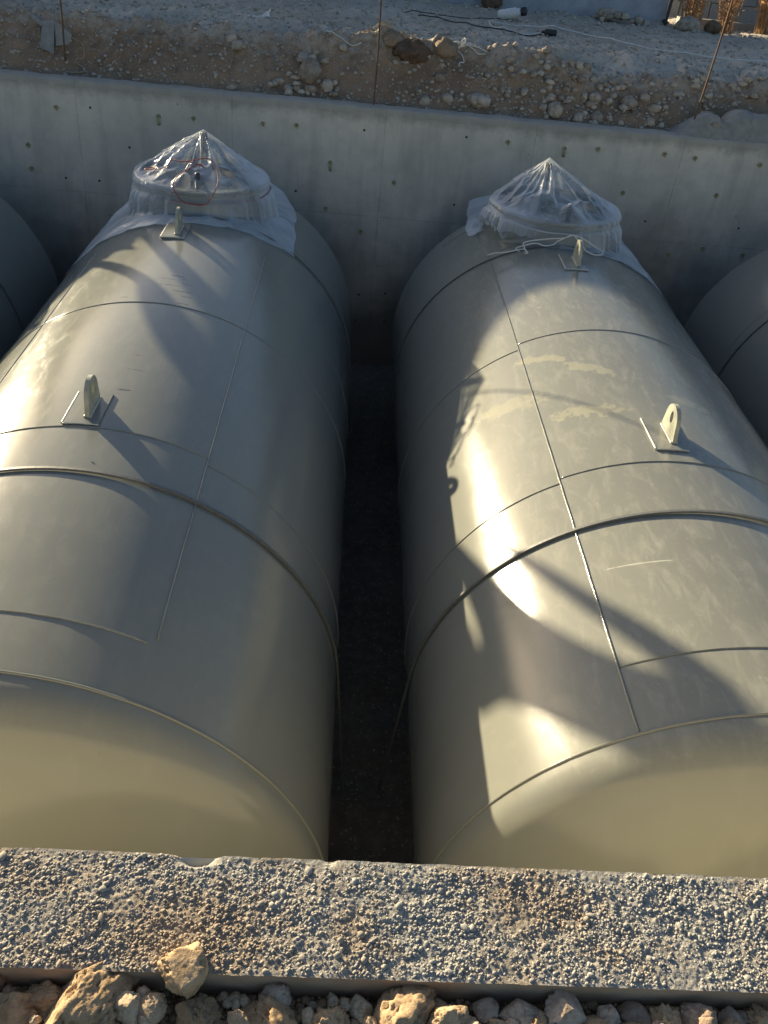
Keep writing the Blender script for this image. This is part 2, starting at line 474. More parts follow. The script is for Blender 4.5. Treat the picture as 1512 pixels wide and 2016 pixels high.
def rock(name, loc, size, seed, m, label, cat='stone', group=None, sub=3, rough=.22, flat=.75, facet=5, asp=None):
    rnd = random.Random(seed * 7 + 1)
    ax = asp or (rnd.uniform(.9, 1.12), rnd.uniform(.75, 1), flat)
    vs, fs = rock_verts(seed, size / 2 * ax[0], size / 2 * ax[1], size / 2 * ax[2], sub, rough, facet)
    o = MB().add(vs, fs).build(name, m)
    o.location = loc
    return tag(o, label, cat, group)

# near side: soil in front of the near wall and the rest of the site, one ring of ground round the pit
def near_z(x, y):
    z = -.072 + .012 * (1 - sst(.745, .80, y))
    z += .016 * fbm((x * 9, y * 9, 2), 3) + .010 * fbm((x * 38, y * 38, 5), 3)
    if y < .45: z = lerp(z, -.16, 1 - sst(.2, .45, y))
    return z
def build_near():
    core = axis_steps(-.9, 1.3, .012, 1.3)
    left = axis_steps(.9, .9, .012, 320)[1:]; right = axis_steps(core[-1], core[-1], .012, 320)[1:]
    xs = [-v for v in reversed(left)] + core + right
    up = axis_steps(-.812, -.45, .008, 320)
    ys = [-v for v in up]
    vs = [(x, y, near_z(x, y)) for y in ys for x in xs]
    n = len(xs)
    fs = [(j * n + i, (j + 1) * n + i, (j + 1) * n + i + 1, j * n + i + 1) for j in range(len(ys) - 1) for i in range(n - 1)]
    me = bpy.data.meshes.new('soil'); me.from_pydata(vs, [], fs)
    tag(link('soil', me, M['soil']), kind='structure')
build_near()
for sx0, sx1 in ((-320, -7.0), (7.5, 320)):
    mb = MB(); n = 24
    xs = [lerp(sx0, sx1, k / n) for k in range(n + 1)]; ys = [lerp(.812, 9.146, k / 8) for k in range(9)]
    mb.add([(x, y, lerp(-.145, -.16, (y - .8) / 8.3)) for y in ys for x in xs], [(j * (n + 1) + i, j * (n + 1) + i + 1, (j + 1) * (n + 1) + i + 1, (j + 1) * (n + 1) + i) for j in range(8) for i in range(n)])
    tag(mb.build('ground', M['ground']), kind='structure')
# gravel bed of the pit
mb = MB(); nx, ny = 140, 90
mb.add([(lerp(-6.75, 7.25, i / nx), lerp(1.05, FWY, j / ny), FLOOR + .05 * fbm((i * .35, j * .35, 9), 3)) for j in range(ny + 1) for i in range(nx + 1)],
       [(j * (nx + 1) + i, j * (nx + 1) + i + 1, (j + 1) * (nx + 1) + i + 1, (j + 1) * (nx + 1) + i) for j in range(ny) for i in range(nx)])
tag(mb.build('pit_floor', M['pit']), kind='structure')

# ---------------------------------------------------------------- pit walls
# far wall
t = empty('concrete_wall', (0, FWY, FLOOR - .3), 'tall smooth grey concrete wall behind the tanks, dotted with formwork ties', 'wall')
mb = MB(); nx = 420
xs = [lerp(-6.75, 7.25, i / nx) for i in range(nx + 1)]
ed = [.010 * fbm((x * 4, 0, 1), 4) + .004 * fbm((x * 22, 0, 1), 3) for x in xs]
rows = []
for yy, z in ((FWY, FLOOR - .3), (FWY, -.22), (FWY, -.16), (FWY + .006, -.128), (FWY + .02, -.115), (FWY + .12, -.108), (FWB, -.125), (FWB, FLOOR - .3)):
    rows.append([(x, yy + (ed[i] * .5 if z > -.15 and yy < FWY + .03 else 0), z + (ed[i] if z > -.15 else 0)) for i, x in enumerate(xs)])
vs = [p for r in rows for p in r]; n = nx + 1
mb.add(vs, [(j * n + i, j * n + i + 1, (j + 1) * n + i + 1, (j + 1) * n + i) for j in range(len(rows) - 1) for i in range(nx)])
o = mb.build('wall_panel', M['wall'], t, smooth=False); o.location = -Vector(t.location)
# formwork ties: unscaled measurements, moved out to the wall face
TIES = [(-2.57, -.22, 1), (-2.85, -.55, 1), (-2.28, -.2, 0), (-1.97, -.5, 0), (-1.7, -.22, 2), (-1.4, -.21, 1), (-.8, -.2, 1), (-.51, -.19, 1), (.08, -.18, 0), (.98, -.16, 0),
        (1.86, -.18, 2), (2.16, -.157, 1), (2.76, -.149, 1), (3.04, -.16, 1), (3.64, -.165, 1), (-.2, -.476, 2), (.38, -.6, 1), (2.74, -.75, 0), (2.47, -.51, 1), (3.33, -.46, 1),
        (3.63, -.74, 0), (3.04, -1.035, 1), (.14, -1.683, 0), (.394, -1.65, 0), (.13, -1.95, 0), (.41, -1.945, 0), (-2.26, -.81, 0), (-2.555, -.81, 0), (-2.85, -.75, 1), (-.22, -.88, 1), (.113, -1.064, 1),
        (1.35, -.17, 1), (.95, -.75, 0), (3.35, -.95, 1), (2.5, -1.2, 0), (-.5, -.75, 0), (3.75, -.98, 1), (-1.95, -1.1, 0)]
K = FWY / 8.27
def make_tie(kind, seed):
    rnd = random.Random(seed)
    mb = MB()
    Mx = Matrix.Rotation(PI / 2, 4, 'X')
    if kind == 0:
        mb.lathe([(.0001, .004), (.012, .004), (.0145, .002), (.0155, -.002)], 14, Mx); return mb, M['hole']
    mb.lathe([(.0001, .002), (.009, .002), (.010, .012), (.015, .013), (.016, .004), (.017, -.003)], 14, Mx)
    if kind == 2: mb.box((0.002, -.008, -.035), (.018, .012, .05))
    else: mb.box((.004, -.006, -.012), (.008, .006, .02))
    return mb, M['cream']
for i, (x, z, kd) in enumerate(TIES):
    mb, m = make_tie(kd, i)
    wx, wz = x * K, 1.6 + (z - 1.6) * K
    o = mb.build('tie_hole' if kd == 0 else 'tie_cone', m, t)
    o.location = Vector((wx, FWY - .002, wz)) - Vector(t.location)
    s = 1.25 if kd else .72; o.scale = (s, s, s)

# near wall: rough top, displaced, with its chipped back edge
t = empty('concrete_wall', (0, .93, FLOOR - .3), 'low rough-topped concrete wall right in front of the camera, its top crusted with aggregate', 'wall')
def near_top(x, y):
    u = (y - .815) / .235
    z = .0022 * fbm((x * 26, y * 26, 0), 3) + .0022 * fbm((x * 120, y * 120, 6), 4) + .004 * fbm((x * 5, y * 5, 4), 2)
    z -= .005 * max(0, noise.noise(Vector((x * 33, y * 33, 12))) - .2)
    e = min(u, 1 - u)
    z *= .35 + .65 * sst(0, .08, e)
    # scooped chip in the back edge
    d = math.hypot((x + .218) / .045, (y - 1.05) / .03)
    z -= .022 * (1 - sst(.3, 1.1, d))
    d = math.hypot((x - .045) / .018, (y - 1.05) / .012)
    z -= .006 * (1 - sst(.3, 1.1, d))
    return z - .004
xs = axis_steps(-.76, 1.06, .0028, 1.06); nyy = 84
lx = axis_steps(.76, .76, .0028, 6.7, 1.25)[1:]; rx = axis_steps(xs[-1], xs[-1], .0034, 7.2, 1.25)[1:]
xs = [-v for v in reversed(lx)] + xs + rx
rows = []
for j in range(nyy + 1):
    y = lerp(.815, 1.05, j / nyy)
    row = []
    for x in xs:
        yy = y
        if j == 0: yy += .002 * fbm((x * 30, 0, 2), 3)
        if j == nyy: yy += .003 * fbm((x * 16, 4, 2), 4) - .02 * (1 - sst(.3, 1.1, abs(x + .218) / .05))
        row.append((x, yy, near_top(x, y)))
    rows.append(row)
n = len(xs)
mb = MB()
mb.add([p for r in rows for p in r], [(j * n + i, j * n + i + 1, (j + 1) * n + i + 1, (j + 1) * n + i) for j in range(nyy) for i in range(n - 1)])
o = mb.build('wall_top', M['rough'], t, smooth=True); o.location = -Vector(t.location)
rnd = random.Random(3)
OCT = []
for k in range(16):
    bm = bmesh.new(); bmesh.ops.create_icosphere(bm, subdivisions=1, radius=1)
    for v in bm.verts: v.co *= 1 + rnd.uniform(-.28, .28)
    bm.verts.ensure_lookup_table()
    OCT.append(([v.co.copy() for v in bm.verts], [tuple(v.index for v in f.verts) for f in bm.faces])); bm.free()
OCT2 = []
for k in range(10):
    OCT2.append(rock_verts(5000 + k, 1, 1, 1, 2, .3, 4))
GV = []; GF = []
for k in range(22000):
    x = rnd.uniform(-.66, .98); y = rnd.uniform(.819, 1.045)
    dens = .64 + .85 * noise.noise(Vector((x * 9, y * 9, 21))) - .3 * sst(1.0, 1.04, y) + .35 * noise.noise(Vector((x * 34, y * 34, 2)))
    if rnd.random() > dens: continue
    if math.hypot((x + .218) / .045, (y - 1.05) / .03) < 1.0: continue
    sz = .0013 + .0027 * rnd.random() ** 2.2
    if rnd.random() < .018: sz *= 1.9
    vs, fs = OCT[k % 16] if sz < .0042 else OCT2[k % 10]
    c = Vector((x, y, near_top(x, y) + sz * rnd.uniform(-.15, .45)))
    Rm = Matrix.Rotation(rnd.uniform(0, 6.3), 3, 'Z'); f = Vector((rnd.uniform(.8, 1.5), rnd.uniform(.7, 1.2), rnd.uniform(.4, .8))) * sz
    b = len(GV); GV += [tuple(c + Rm @ Vector((v.x * f.x, v.y * f.y, v.z * f.z))) for v in vs]; GF += [tuple(b + i for i in q) for q in fs]
me = bpy.data.meshes.new('aggregate'); me.from_pydata(GV, [], GF)
o = link('aggregate', me, M['grain'], t); o.location = -Vector(t.location); o['kind'] = 'stuff'
for sgn, row in ((-1, rows[0]), (1, rows[-1])):
    mb = MB(); vs = []
    zs = [0, -.012, -.05, -.25, -1, FLOOR - .3]
    for k, z in enumerate(zs):
        for p in row:
            vs.append((p[0], p[1] if k == 0 else (.817 if sgn < 0 else 1.048) + .002 * fbm((p[0] * 9, z * 9, 2), 2), p[2] if k == 0 else z + .0))
    mb.add(vs, [(k * n + i, (k + 1) * n + i, (k + 1) * n + i + 1, k * n + i + 1) for k in range(len(zs) - 1) for i in range(n - 1)])
    o = mb.build('wall_side', M['face'] if sgn < 0 else M['inner'], t, smooth=False); o.location = -Vector(t.location)
# side walls
for x, nm in ((-6.88, 'left'), (7.38, 'right')):
    mb = MB(); mb.box((x, 4.975, (FLOOR - .3 - .1) / 2), (.25, 7.85, -(FLOOR - .3) - .1))
    tag(mb.build('concrete_wall', M['wall'], smooth=False), 'grey concrete side wall closing the %s end of the tank pit' % nm, 'wall')

# ---------------------------------------------------------------- tanks
def cyl_pt(phi, y, r=TR): return Vector((math.sin(phi) * r, y, math.cos(phi) * r))   # relative to the axis
Y0, Y1 = 2.085, 7.85
def seam_long(mb, phi, ya, yb, seed, r=.0055, lap=True):
    r *= .78
    n = max(8, int(abs(yb - ya) / .04)); pts = []
    for k in range(n + 1):
        y = lerp(ya, yb, k / n)
        pts.append(cyl_pt(phi + .0012 * fbm((y * 6, seed, 0), 3), y, TR + .001))
    rr = [r * (1 + .22 * fbm((lerp(ya, yb, k / n) * 30, seed, 4), 3)) for k in range(n + 1)]
    mb.tube(pts, rr, 6)
def seam_ring(mb, y, a, b, seed, r=.0055):
    r *= .72
    n = max(12, int(abs(b - a) * TR / .035))
    pts = []
    for k in range(n + 1):
        ph = lerp(a, b, k / n)
        pts.append(cyl_pt(ph, y + .0015 * fbm((ph * 9, seed, 0), 3), TR + .001))
    rr = [r * (1 + .22 * fbm((k * .9, seed, 4), 3)) for k in range(n + 1)]
    mb.tube(pts, rr, 6)
def tank(X, m, label, seams, seed, group='storage tanks in the pit', cxo=-.03, px_=.02, lugs=((0, 3.98), (0, 6.53))):
    root = empty('storage_tank', (X, (Y0 + Y1) / 2, AXZ - TR), label, 'tank', group)
    off = Vector((0, -(Y0 + Y1) / 2, TR))      # axis-relative coords -> root coords
    # shell with slight lap steps between courses
    mb = MB(); NS = 288
    ys = []
    y = Y0
    while y < Y1: ys.append(y); y += .12
    ys.append(Y1)
    vs = [cyl_pt(2 * PI * k / NS, y, TR + .0006 * fbm((y * 1.2, math.sin(2 * PI * k / NS) * 1.6, seed + math.cos(2 * PI * k / NS) * 1.6), 2)) for y in ys for k in range(NS)]
    mb.add(vs, [(j * NS + k, j * NS + (k + 1) % NS, (j + 1) * NS + (k + 1) % NS, (j + 1) * NS + k) for j in range(len(ys) - 1) for k in range(NS)])
    for s in seams: (seam_long if s[0] == 'l' else seam_ring)(mb, *s[1:])
    o = mb.build('tank_shell', m, root); o.location = off
    # dished ends (torispherical)
    for yb, sg, dep in ((Y0, -1, .43), (Y1, 1, .50)):
        mb = MB(); prof = [(TR, 0), (TR, sg * .035)]
        for k in range(1, 41):
            a = PI / 2 * k / 40
            prof.append((max(.0005, TR * math.cos(a) ** .92), sg * (.035 + (dep - .035) * math.sin(a) ** 1.0)))
        mb.lathe([(r, z) for r, z in prof], NS, Matrix.Translation((0, yb, 0)) @ Matrix.Rotation(-PI / 2, 4, 'X'))
        o = mb.build('tank_end', m, root); o.location = off
    # access collar with an inner lid and pipes
    cx, cy, cr, rz = cxo, 7.45, .508, 1.42
    mb = MB(); NC = 128
    rings = []
    def colring(r, zf): return [Vector((cx + r * math.cos(2 * PI * k / NC), cy + r * math.sin(2 * PI * k / NC), zf(cx + r * math.cos(2 * PI * k / NC)))) for k in range(NC)]
    surf = lambda x: math.sqrt(TR * TR - x * x) - .02
    rings = [colring(cr + .012, lambda x: surf(x) + .018), colring(cr + .003, lambda x: surf(x) + .036), colring(cr, lambda x: surf(x) + .05), colring(cr, lambda x: rz - .05), colring(cr, lambda x: rz - .028),
             colring(cr + .016, lambda x: rz - .026), colring(cr + .018, lambda x: rz - .002), colring(cr + .014, lambda x: rz), colring(cr - .03, lambda x: rz), colring(cr - .032, lambda x: rz - .004), colring(cr - .012, lambda x: rz - .03), colring(cr - .012, surf)]
    mb.add([p for r in rings for p in r], [(j * NC + k, j * NC + (k + 1) % NC, (j + 1) * NC + (k + 1) % NC, (j + 1) * NC + k) for j in range(len(rings) - 1) for k in range(NC)])
    col = mb.build('access_collar', m, root); col.location = off
    mb = MB(); T = Matrix.Translation((cx, cy, 0))
    mb.lathe([(.0005, 1.315), (.36, 1.315), (.372, 1.31), (.372, 1.285), (.31, 1.283), (.31, 1.2)], 64, T)
    for k in range(16):
        a = 2 * PI * k / 16; mb.lathe([(.0005, 1.335), (.014, 1.335), (.016, 1.33), (.016, 1.31)], 6, T @ Matrix.Translation((.34 * math.cos(a), .34 * math.sin(a), 0)))
    o = mb.build('hatch_lid', m, col); 
    mb = MB()
    mb.lathe([(.0005, 1.70), (.022, 1.70), (.031, 1.695), (.031, 1.36), (.062, 1.36), (.062, 1.335), (.03, 1.335), (.03, 1.30)], 24, Matrix.Translation((cx + px_, cy + .15, 0)))
    mb.build('vent_pipe', M['steel'], col)
    mb = MB()
    mb.lathe([(.0005, 1.525), (.012, 1.525), (.019, 1.515), (.019, 1.40), (.045, 1.40), (.045, 1.37), (.02, 1.37), (.02, 1.25)], 20, Matrix.Translation((cx + .03, cy - .385, 0)))
    mb.build('filler_pipe', M['steel'], col)
    mb = MB()
    mb.lathe([(.0005, 1.43), (.06, 1.43), (.07, 1.42), (.07, 1.39), (.05, 1.38), (.05, 1.30)], 20, Matrix.Translation((cx + -.2, cy + .02, 0)))
    mb.build('pipe_flange', m, col); mb = MB()
    mb.lathe([(.0005, 1.40), (.05, 1.40), (.055, 1.39), (.055, 1.34), (.04, 1.33), (.04, 1.30)], 20, Matrix.Translation((cx + .2, cy - .05, 0)))
    mb.build('pipe_flange', m, col)
    # lifting lugs: slotted eye plate on a pad
    for lx_, ly in lugs:
        mb = MB()
        L = .205; H = .165; th = .022; n = 20
        out = [(-L / 2, .0), (-L / 2, .02)]
        for k in range(n + 1):
            a = PI - PI * k / n
            out.append((.088 * math.cos(a) + .0, H - .088 + .088 * math.sin(a)))
        out += [(L / 2, .02), (L / 2, .0)]
        hole = [(.021 * math.cos(2 * PI * k / n), H - .066 + .032 * math.sin(2 * PI * k / n)) for k in range(n)]
        bm = bmesh.new()
        def loop(pts, x): return [bm.verts.new((x, p[0], p[1])) for p in pts]
        for x in (-th / 2, th / 2):
            a = loop(out, x); b = loop(hole, x)
            es = [bm.edges.new((a[i], a[(i + 1) % len(a)])) for i in range(len(a))] + [bm.edges.new((b[i], b[(i + 1) % len(b)])) for i in range(len(b))]
            bmesh.ops.triangle_fill(bm, edges=es, use_beauty=True, normal=(1, 0, 0))
        bm.verts.ensure_lookup_table()
        na, nb = len(out), len(hole)
        V = list(bm.verts); A0, B0, A1, B1 = V[:na], V[na:na + nb], V[na + nb:2 * na + nb], V[2 * na + nb:]
        for P, Q in ((A0, A1), (B0, B1)):
            for i in range(len(P)):
                k = (i + 1) % len(P); bm.faces.new((P[i], P[k], Q[k], Q[i]))
        bmesh.ops.recalc_face_normals(bm, faces=bm.faces)
        me = bpy.data.meshes.new('lifting_lug'); bm.to_mesh(me); bm.free()
        lug = link('lifting_lug', me, M['lug'], root, smooth=False); lug.location = off + Vector((lx_, ly, TR + .010))
        # weld beads along both feet of the plate
        mbp = MB()
        for sx in (-1, 1):
            pts = [(sx * (th / 2 + .002), lerp(-L / 2, L / 2, k / 24), .002) for k in range(25)]
            mbp.tube(pts, [.006 * (1 + .3 * fbm((k * 1.3, sx, seed), 2)) for k in range(25)], 6)
        mbp.build('weld_bead', M['weld'], lug)
        mbp = MB(); pp = [(-.105, -.155), (-.105, .155)]
        px = lambda x: math.sqrt((TR + .008) ** 2 - x * x) - TR - .010
        mbp.tube([(-.106, lerp(-.156, .156, k / 30), px(-.106) ) for k in range(31)], [.0055 * (1 + .35 * fbm((k * 1.3, 3, seed), 2)) for k in range(31)], 6)
        mbp.tube([(lerp(-.106, .066, k / 16), -.156, px(lerp(-.106, .066, k / 16))) for k in range(17)], [.004 * (1 + .35 * fbm((k * 1.3, 6, seed), 2)) for k in range(17)], 6)
        mbp.build('weld_bead', M['weld'], lug)
        # curved pad
        mb = MB(); W = .17; LL = .31; nx_ = 8
        vs = []
        for zz in (-.004, .011):
            for j in (0, 1):
                for i in range(nx_ + 1):
                    x = lerp(-W * .62, W * .38, i / nx_); vs.append((x, ly + (j - .5) * LL, math.sqrt((TR + zz) ** 2 - x * x)))
        q = nx_ + 1; fs = []
        for i in range(nx_):
            fs.append((2 * q + i, 2 * q + i + 1, 3 * q + i + 1, 3 * q + i)); fs.append((i, 2 * q + i, 2 * q + i + 1, i + 1)[::-1]); fs.append((q + i, q + i + 1, 3 * q + i + 1, 3 * q + i)[::-1])
        fs += [(0, q, 3 * q, 2 * q), (nx_, 2 * q + nx_, 3 * q + nx_, q + nx_)]
        mb.add(vs, fs)
        o = mb.build('lug_pad', m, lug, smooth=False); o.location = -Vector((0, ly, TR + .010))
    return root
D = rad
seams1 = [('l', D(26.6), 6.84, 2.40, 1), ('l', D(-33), 7.8, Y0, 2, .006), ('r', 5.17, D(-120), D(120), 3), ('r', 3.66, D(-33), D(26.6), 4), ('r', 3.60, D(26.6), D(140), 5), ('r', 3.63, D(-120), D(-33), 6),
          ('r', 2.37, D(-33), D(25.4), 7), ('r', Y0, D(-130), D(130), 8, .009), ('l', D(28.5), 7.6, 6.95, 9), ('r', 5.9, D(60), D(120), 10, .004), ('r', 7.0, D(-120), D(120), 11, .004)]
seams2 = [('l', D(-28.2), 7.02, Y0, 1, .0075), ('l', D(-30), 8.0 - .17, 7.3, 2), ('r', 5.30, D(-28), D(120), 3), ('r', 5.22, D(-130), D(-28), 4), ('r', 3.72, D(-28), D(120), 5), ('r', 3.68, D(-130), D(-28), 6),
          ('r', 7.0, D(-28), D(8), 7, .0055), ('r', 2.41, D(-28), D(120), 8, .005), ('r', Y0, D(-130), D(130), 9, .009), ('r', 7.75, D(-45), D(-30), 10, .005)]
XS = {0: -3.86, 1: -1.161, 2: 1.724, 3: 4.48}
# left to right in the photograph
tank(XS[0], M['paint0'], 'dark grey steel tank in shade, cut off by the left edge of the photo', [(('l', -s[1], *s[2:]) if s[0] == 'l' else s) for s in seams2], 0)
tank(XS[1], M['paint1'], 'grey steel tank left of centre, its covered hatch tied with red wire', seams1, 1, cxo=-.05, px_=0, lugs=((-.02, 3.83), (-.07, 6.5)))
tank(XS[2], M['paint2'], 'scuffed grey steel tank right of centre, its covered hatch tied with white string', seams2, 2, px_=-.09)
tank(XS[3], M['paint0'], 'dark blue-grey shaded tank cut off by the right edge of the photo', [(('l', -s[1], *s[2:]) if s[0] == 'l' else s) for s in seams1], 3)

# hold-down straps: over the shell, leaving it tangentially to the pit floor
def strap(X, y, wd, hg, label, seed):
    r = TR + .0045 + hg / 2
    pts = []
    ph0 = D(98)
    dirx, dirz = math.cos(ph0), -math.sin(ph0)
    for sg in (-1, 1):
        seg = []
        p0 = Vector((math.sin(ph0) * r, y, math.cos(ph0) * r))
        # from the floor up to the tangent point
        a = D(85); p0 = Vector((math.sin(a) * r, y, math.cos(a) * r)); L = (AXZ + p0.z - FLOOR) / math.sin(a)
        end = p0 + Vector((math.cos(a), 0, -math.sin(a))) * L
        seg = [end.lerp(p0, k / 10) for k in range(10)]
        if sg < 0: left = [Vector((-q.x, q.y, q.z)) for q in seg]
        else: right = seg[::-1]
    arc = [Vector((math.sin(lerp(-D(85), D(85), k / 110)) * r, y, math.cos(lerp(-D(85), D(85), k / 110)) * r)) for k in range(111)]
    P = left + arc + right
    vs = []; N = len(P)
    for i, p in enumerate(P):
        a = P[max(0, i - 1)]; b = P[min(N - 1, i + 1)]; t_ = (b - a).normalized(); nn = Vector((-t_.z, 0, t_.x))
        if nn.z < 0 and abs(p.x) < 1: nn = -nn
        dy = .002 * fbm((i * .05, seed, 0), 2)
        for sy, sh in ((-1, -1), (1, -1), (1, 1), (-1, 1)):
            vs.append(p + Vector((0, sy * wd / 2 + dy, 0)) + nn * sh * hg / 2)
    fs = [(i * 4 + k, i * 4 + (k + 1) % 4, (i + 1) * 4 + (k + 1) % 4, (i + 1) * 4 + k) for i in range(N - 1) for k in range(4)] + [(3, 2, 1, 0), tuple((N - 1) * 4 + k for k in range(4))]
    o = MB().add(vs, fs).build('hold_down_strap', M['strap'], smooth=False)
    o.location = (X, 0, AXZ)
    tag(o, label, 'strap', 'steel straps holding the tanks down')
names = ['tank cut off at the left edge', 'tank with the red wire', 'tank with the white string', 'tank cut off at the right edge']
for i in range(4):
    strap(XS[i], 6.88, .016, .007, 'thin steel strap over the far end of the ' + names[i], i)
    strap(XS[i], 3.28, .016, .011, 'steel strap across the middle of the ' + names[i], i + 5)

# ---------------------------------------------------------------- clear plastic covers
def cover(X, cx, seed, corners, apex, peak2, label, tie, hz, bare=None):
    """corners: list of (angle deg, radius) of the sheet outline; heights follow collar and shell"""
    rnd = random.Random(seed)
    cy, cr, rz = 7.45, .527, 1.425
    corners = sorted(corners); NA = 360
    def rout(a):
        ad = math.degrees(a) % 360
        L = corners + [(corners[0][0] + 360, corners[0][1])]
        if ad < L[0][0]: ad += 360
        for i in range(len(L) - 1):
            if L[i][0] <= ad <= L[i + 1][0]:
                t_ = (ad - L[i][0]) / (L[i + 1][0] - L[i][0])
                p = Vector((L[i][1] * math.cos(rad(L[i][0])), L[i][1] * math.sin(rad(L[i][0])))); q = Vector((L[i + 1][1] * math.cos(rad(L[i + 1][0])), L[i + 1][1] * math.sin(rad(L[i + 1][0]))))
                # straight edge between corners
                d = Vector((math.cos(rad(ad)), math.sin(rad(ad))))
                e = q - p
                den = d.x * e.y - d.y * e.x
                return max(.6, (p.x * e.y - p.y * e.x) / den) if abs(den) > 1e-6 else p.length
        return L[0][1]
    def shell(x): return math.sqrt(max(.02, TR * TR - x * x)) if abs(x) < TR else .15
    ap = Vector(apex); pk = Vector(peak2)
    NR1, NR2, NR3 = 56, 18, 26
    vs = []
    for a_i in range(NA):
        a = 2 * PI * a_i / NA
        d = Vector((math.cos(a), math.sin(a)))
        rim = d * cr
        ro = rout(a)
        fold = noise.noise(Vector((math.cos(a) * 3.2, math.sin(a) * 3.2, seed)))
        f_ = noise.noise(Vector((math.cos(a) * 5.5, math.sin(a) * 5.5, seed + 4))); fold2 = f_ * (1 + .6 * noise.noise(Vector((math.cos(a) * 14, math.sin(a) * 14, seed + 6))))
        col = []
        for k in range(NR1 + 1):        # tented top, from the pipe tip out to the rim
            u = k / NR1
            p = Vector((ap.x, ap.y)).lerp(rim, u)
            tz = lerp(ap.z, rz, 1 - (1 - u) ** 1.22)
            rdg = 1 - abs(noise.noise(Vector((math.cos(a) * 2.6 + .3, math.sin(a) * 2.6, seed + 9)))) * 5
            crease = (.020 * max(0, rdg)) * math.sin(PI * min(1, u)) * (1 - .4 * u)
            vF = noise.voronoi(Vector((p.x * 3.6 + .35 * fold, p.y * 3.6, seed * 1.7)))[0]
            vG = noise.voronoi(Vector((p.x * 8.5, p.y * 8.5, seed * 2.7)))[0]
            wr = (-.085 * min(.45, vF[1] - vF[0]) - .028 * min(.4, vG[1] - vG[0]) + .03 + .025 * noise.noise(Vector((p.x * 2.6, p.y * 2.6, seed)))) * math.sin(PI * u) ** .8 * min(1, u * 2)
            dk = (p - Vector((pk.x, pk.y))).length
            pz = pk.z - dk * .75
            z = max(tz + crease + wr, pz)
            col.append(Vector((cx + p.x, cy + p.y, z)))
        # folded over the rim and down the collar, pulled in by the tie
        ztop = rz; x_s = cx + d.x * (cr + .02)
        zs = shell(x_s)
        for k in range(1, NR2 + 1):
            u = k / NR2
            tie_in = math.exp(-((u - .32) / .14) ** 2)
            r = cr + .004 + (.030 + .05 * u) * (0.5 + .9 * abs(fold2)) * (1 - .85 * tie_in) * min(1, u * 5) + .03 * u * max(0, fold)
            bw = bare(a) if bare else 0
            zz = lerp(ztop, lerp(zs + .025 + .03 * abs(fold), rz - .13 - .05 * abs(fold2), bw), u ** 1.0)
            col.append(Vector((cx + d.x * r, cy + d.y * r, zz)))
        r0 = (Vector((col[-1].x - cx, col[-1].y - cy))).length
        for k in range(1, NR3 + 1):     # skirt lying on the shell in folds
            u = k / NR3
            r = lerp(r0, max(ro, r0 + .02), u) * (1 + .02 * fold2 * u)
            x, y = cx + d.x * r, d.y * r
            lift = .004 + (.03 * abs(fold2) + .02 * abs(fold)) * (.5 if d.y < 0 else 1) * math.sin(PI * min(1, u * .8 + .12)) + .035 * max(0, .4 - (lambda q: q[1] - q[0])(noise.voronoi(Vector((x * 4.2, y * 4.2, seed)))[0])) + hz(a) * u
            zf = shell(x) + lift
            if bw > 0:
                q_ = cr + .02 + .05 * u * abs(fold2); zf = lerp(zf, zz - .05 * u, bw); x = lerp(x, cx + d.x * q_, bw); y = lerp(y, d.y * q_, bw)
            col.append(Vector((x, cy + y, zf)))
        vs += col
    NC = NR1 + NR2 + NR3 + 1
    fs = [(a * NC + k, a * NC + k + 1, ((a + 1) % NA) * NC + k + 1, ((a + 1) % NA) * NC + k) for a in range(NA) for k in range(NC - 1)]
    root = MB().add(vs, fs).build('plastic_sheet', M['film'])
    root.location = (X, 0, AXZ)
    return tag(root, label, 'plastic sheet', 'plastic sheets over the hatches')
# angles: 0 = +X (right), 90 = away, 270 = towards the camera
cover(XS[1], -.05, 1, [(322, 1.02), (20, .80), (44, .86), (130, .95), (190, .95), (217, 1.20), (268, .80)], (-.0, .15, 1.72), (-.06, -.40, 1.53),
      'crumpled clear plastic sheet peaked over the hatch of the left-centre tank, bound with red wire', 'red', lambda a: .03 if rad(0) < a < rad(70) else .0)
cover(XS[2], -.03, 6, [(330, 1.15), (358, .88), (45, .95), (120, 1.18), (160, .72), (185, .63), (225, .63), (268, .66), (300, .72)], (-.09, .15, 1.745), (.03, -.385, 1.545),
      'clear plastic sheet peaked over the hatch of the right-centre tank, bound with white string', 'white', lambda a: 0.0, lambda a: sst(rad(168), rad(180), a) * (1 - sst(rad(236), rad(262), a)))
cover(XS[0], -.03, 3, [(315, 1.1), (30, .95), (135, 1.0), (225, 1.05)], (.02, .15, 1.745), (0, -.35, 1.5),
      'clear plastic sheet over the hatch of the tank beyond the left edge', 'white', lambda a: 0.0)
cover(XS[3], -.03, 4, [(315, .85), (30, .75), (135, .72), (225, .72)], (.02, .15, 1.745), (0, -.35, 1.5),
      'clear plastic sheet over the hatch of the tank beyond the right edge', 'white', lambda a: 0.0)

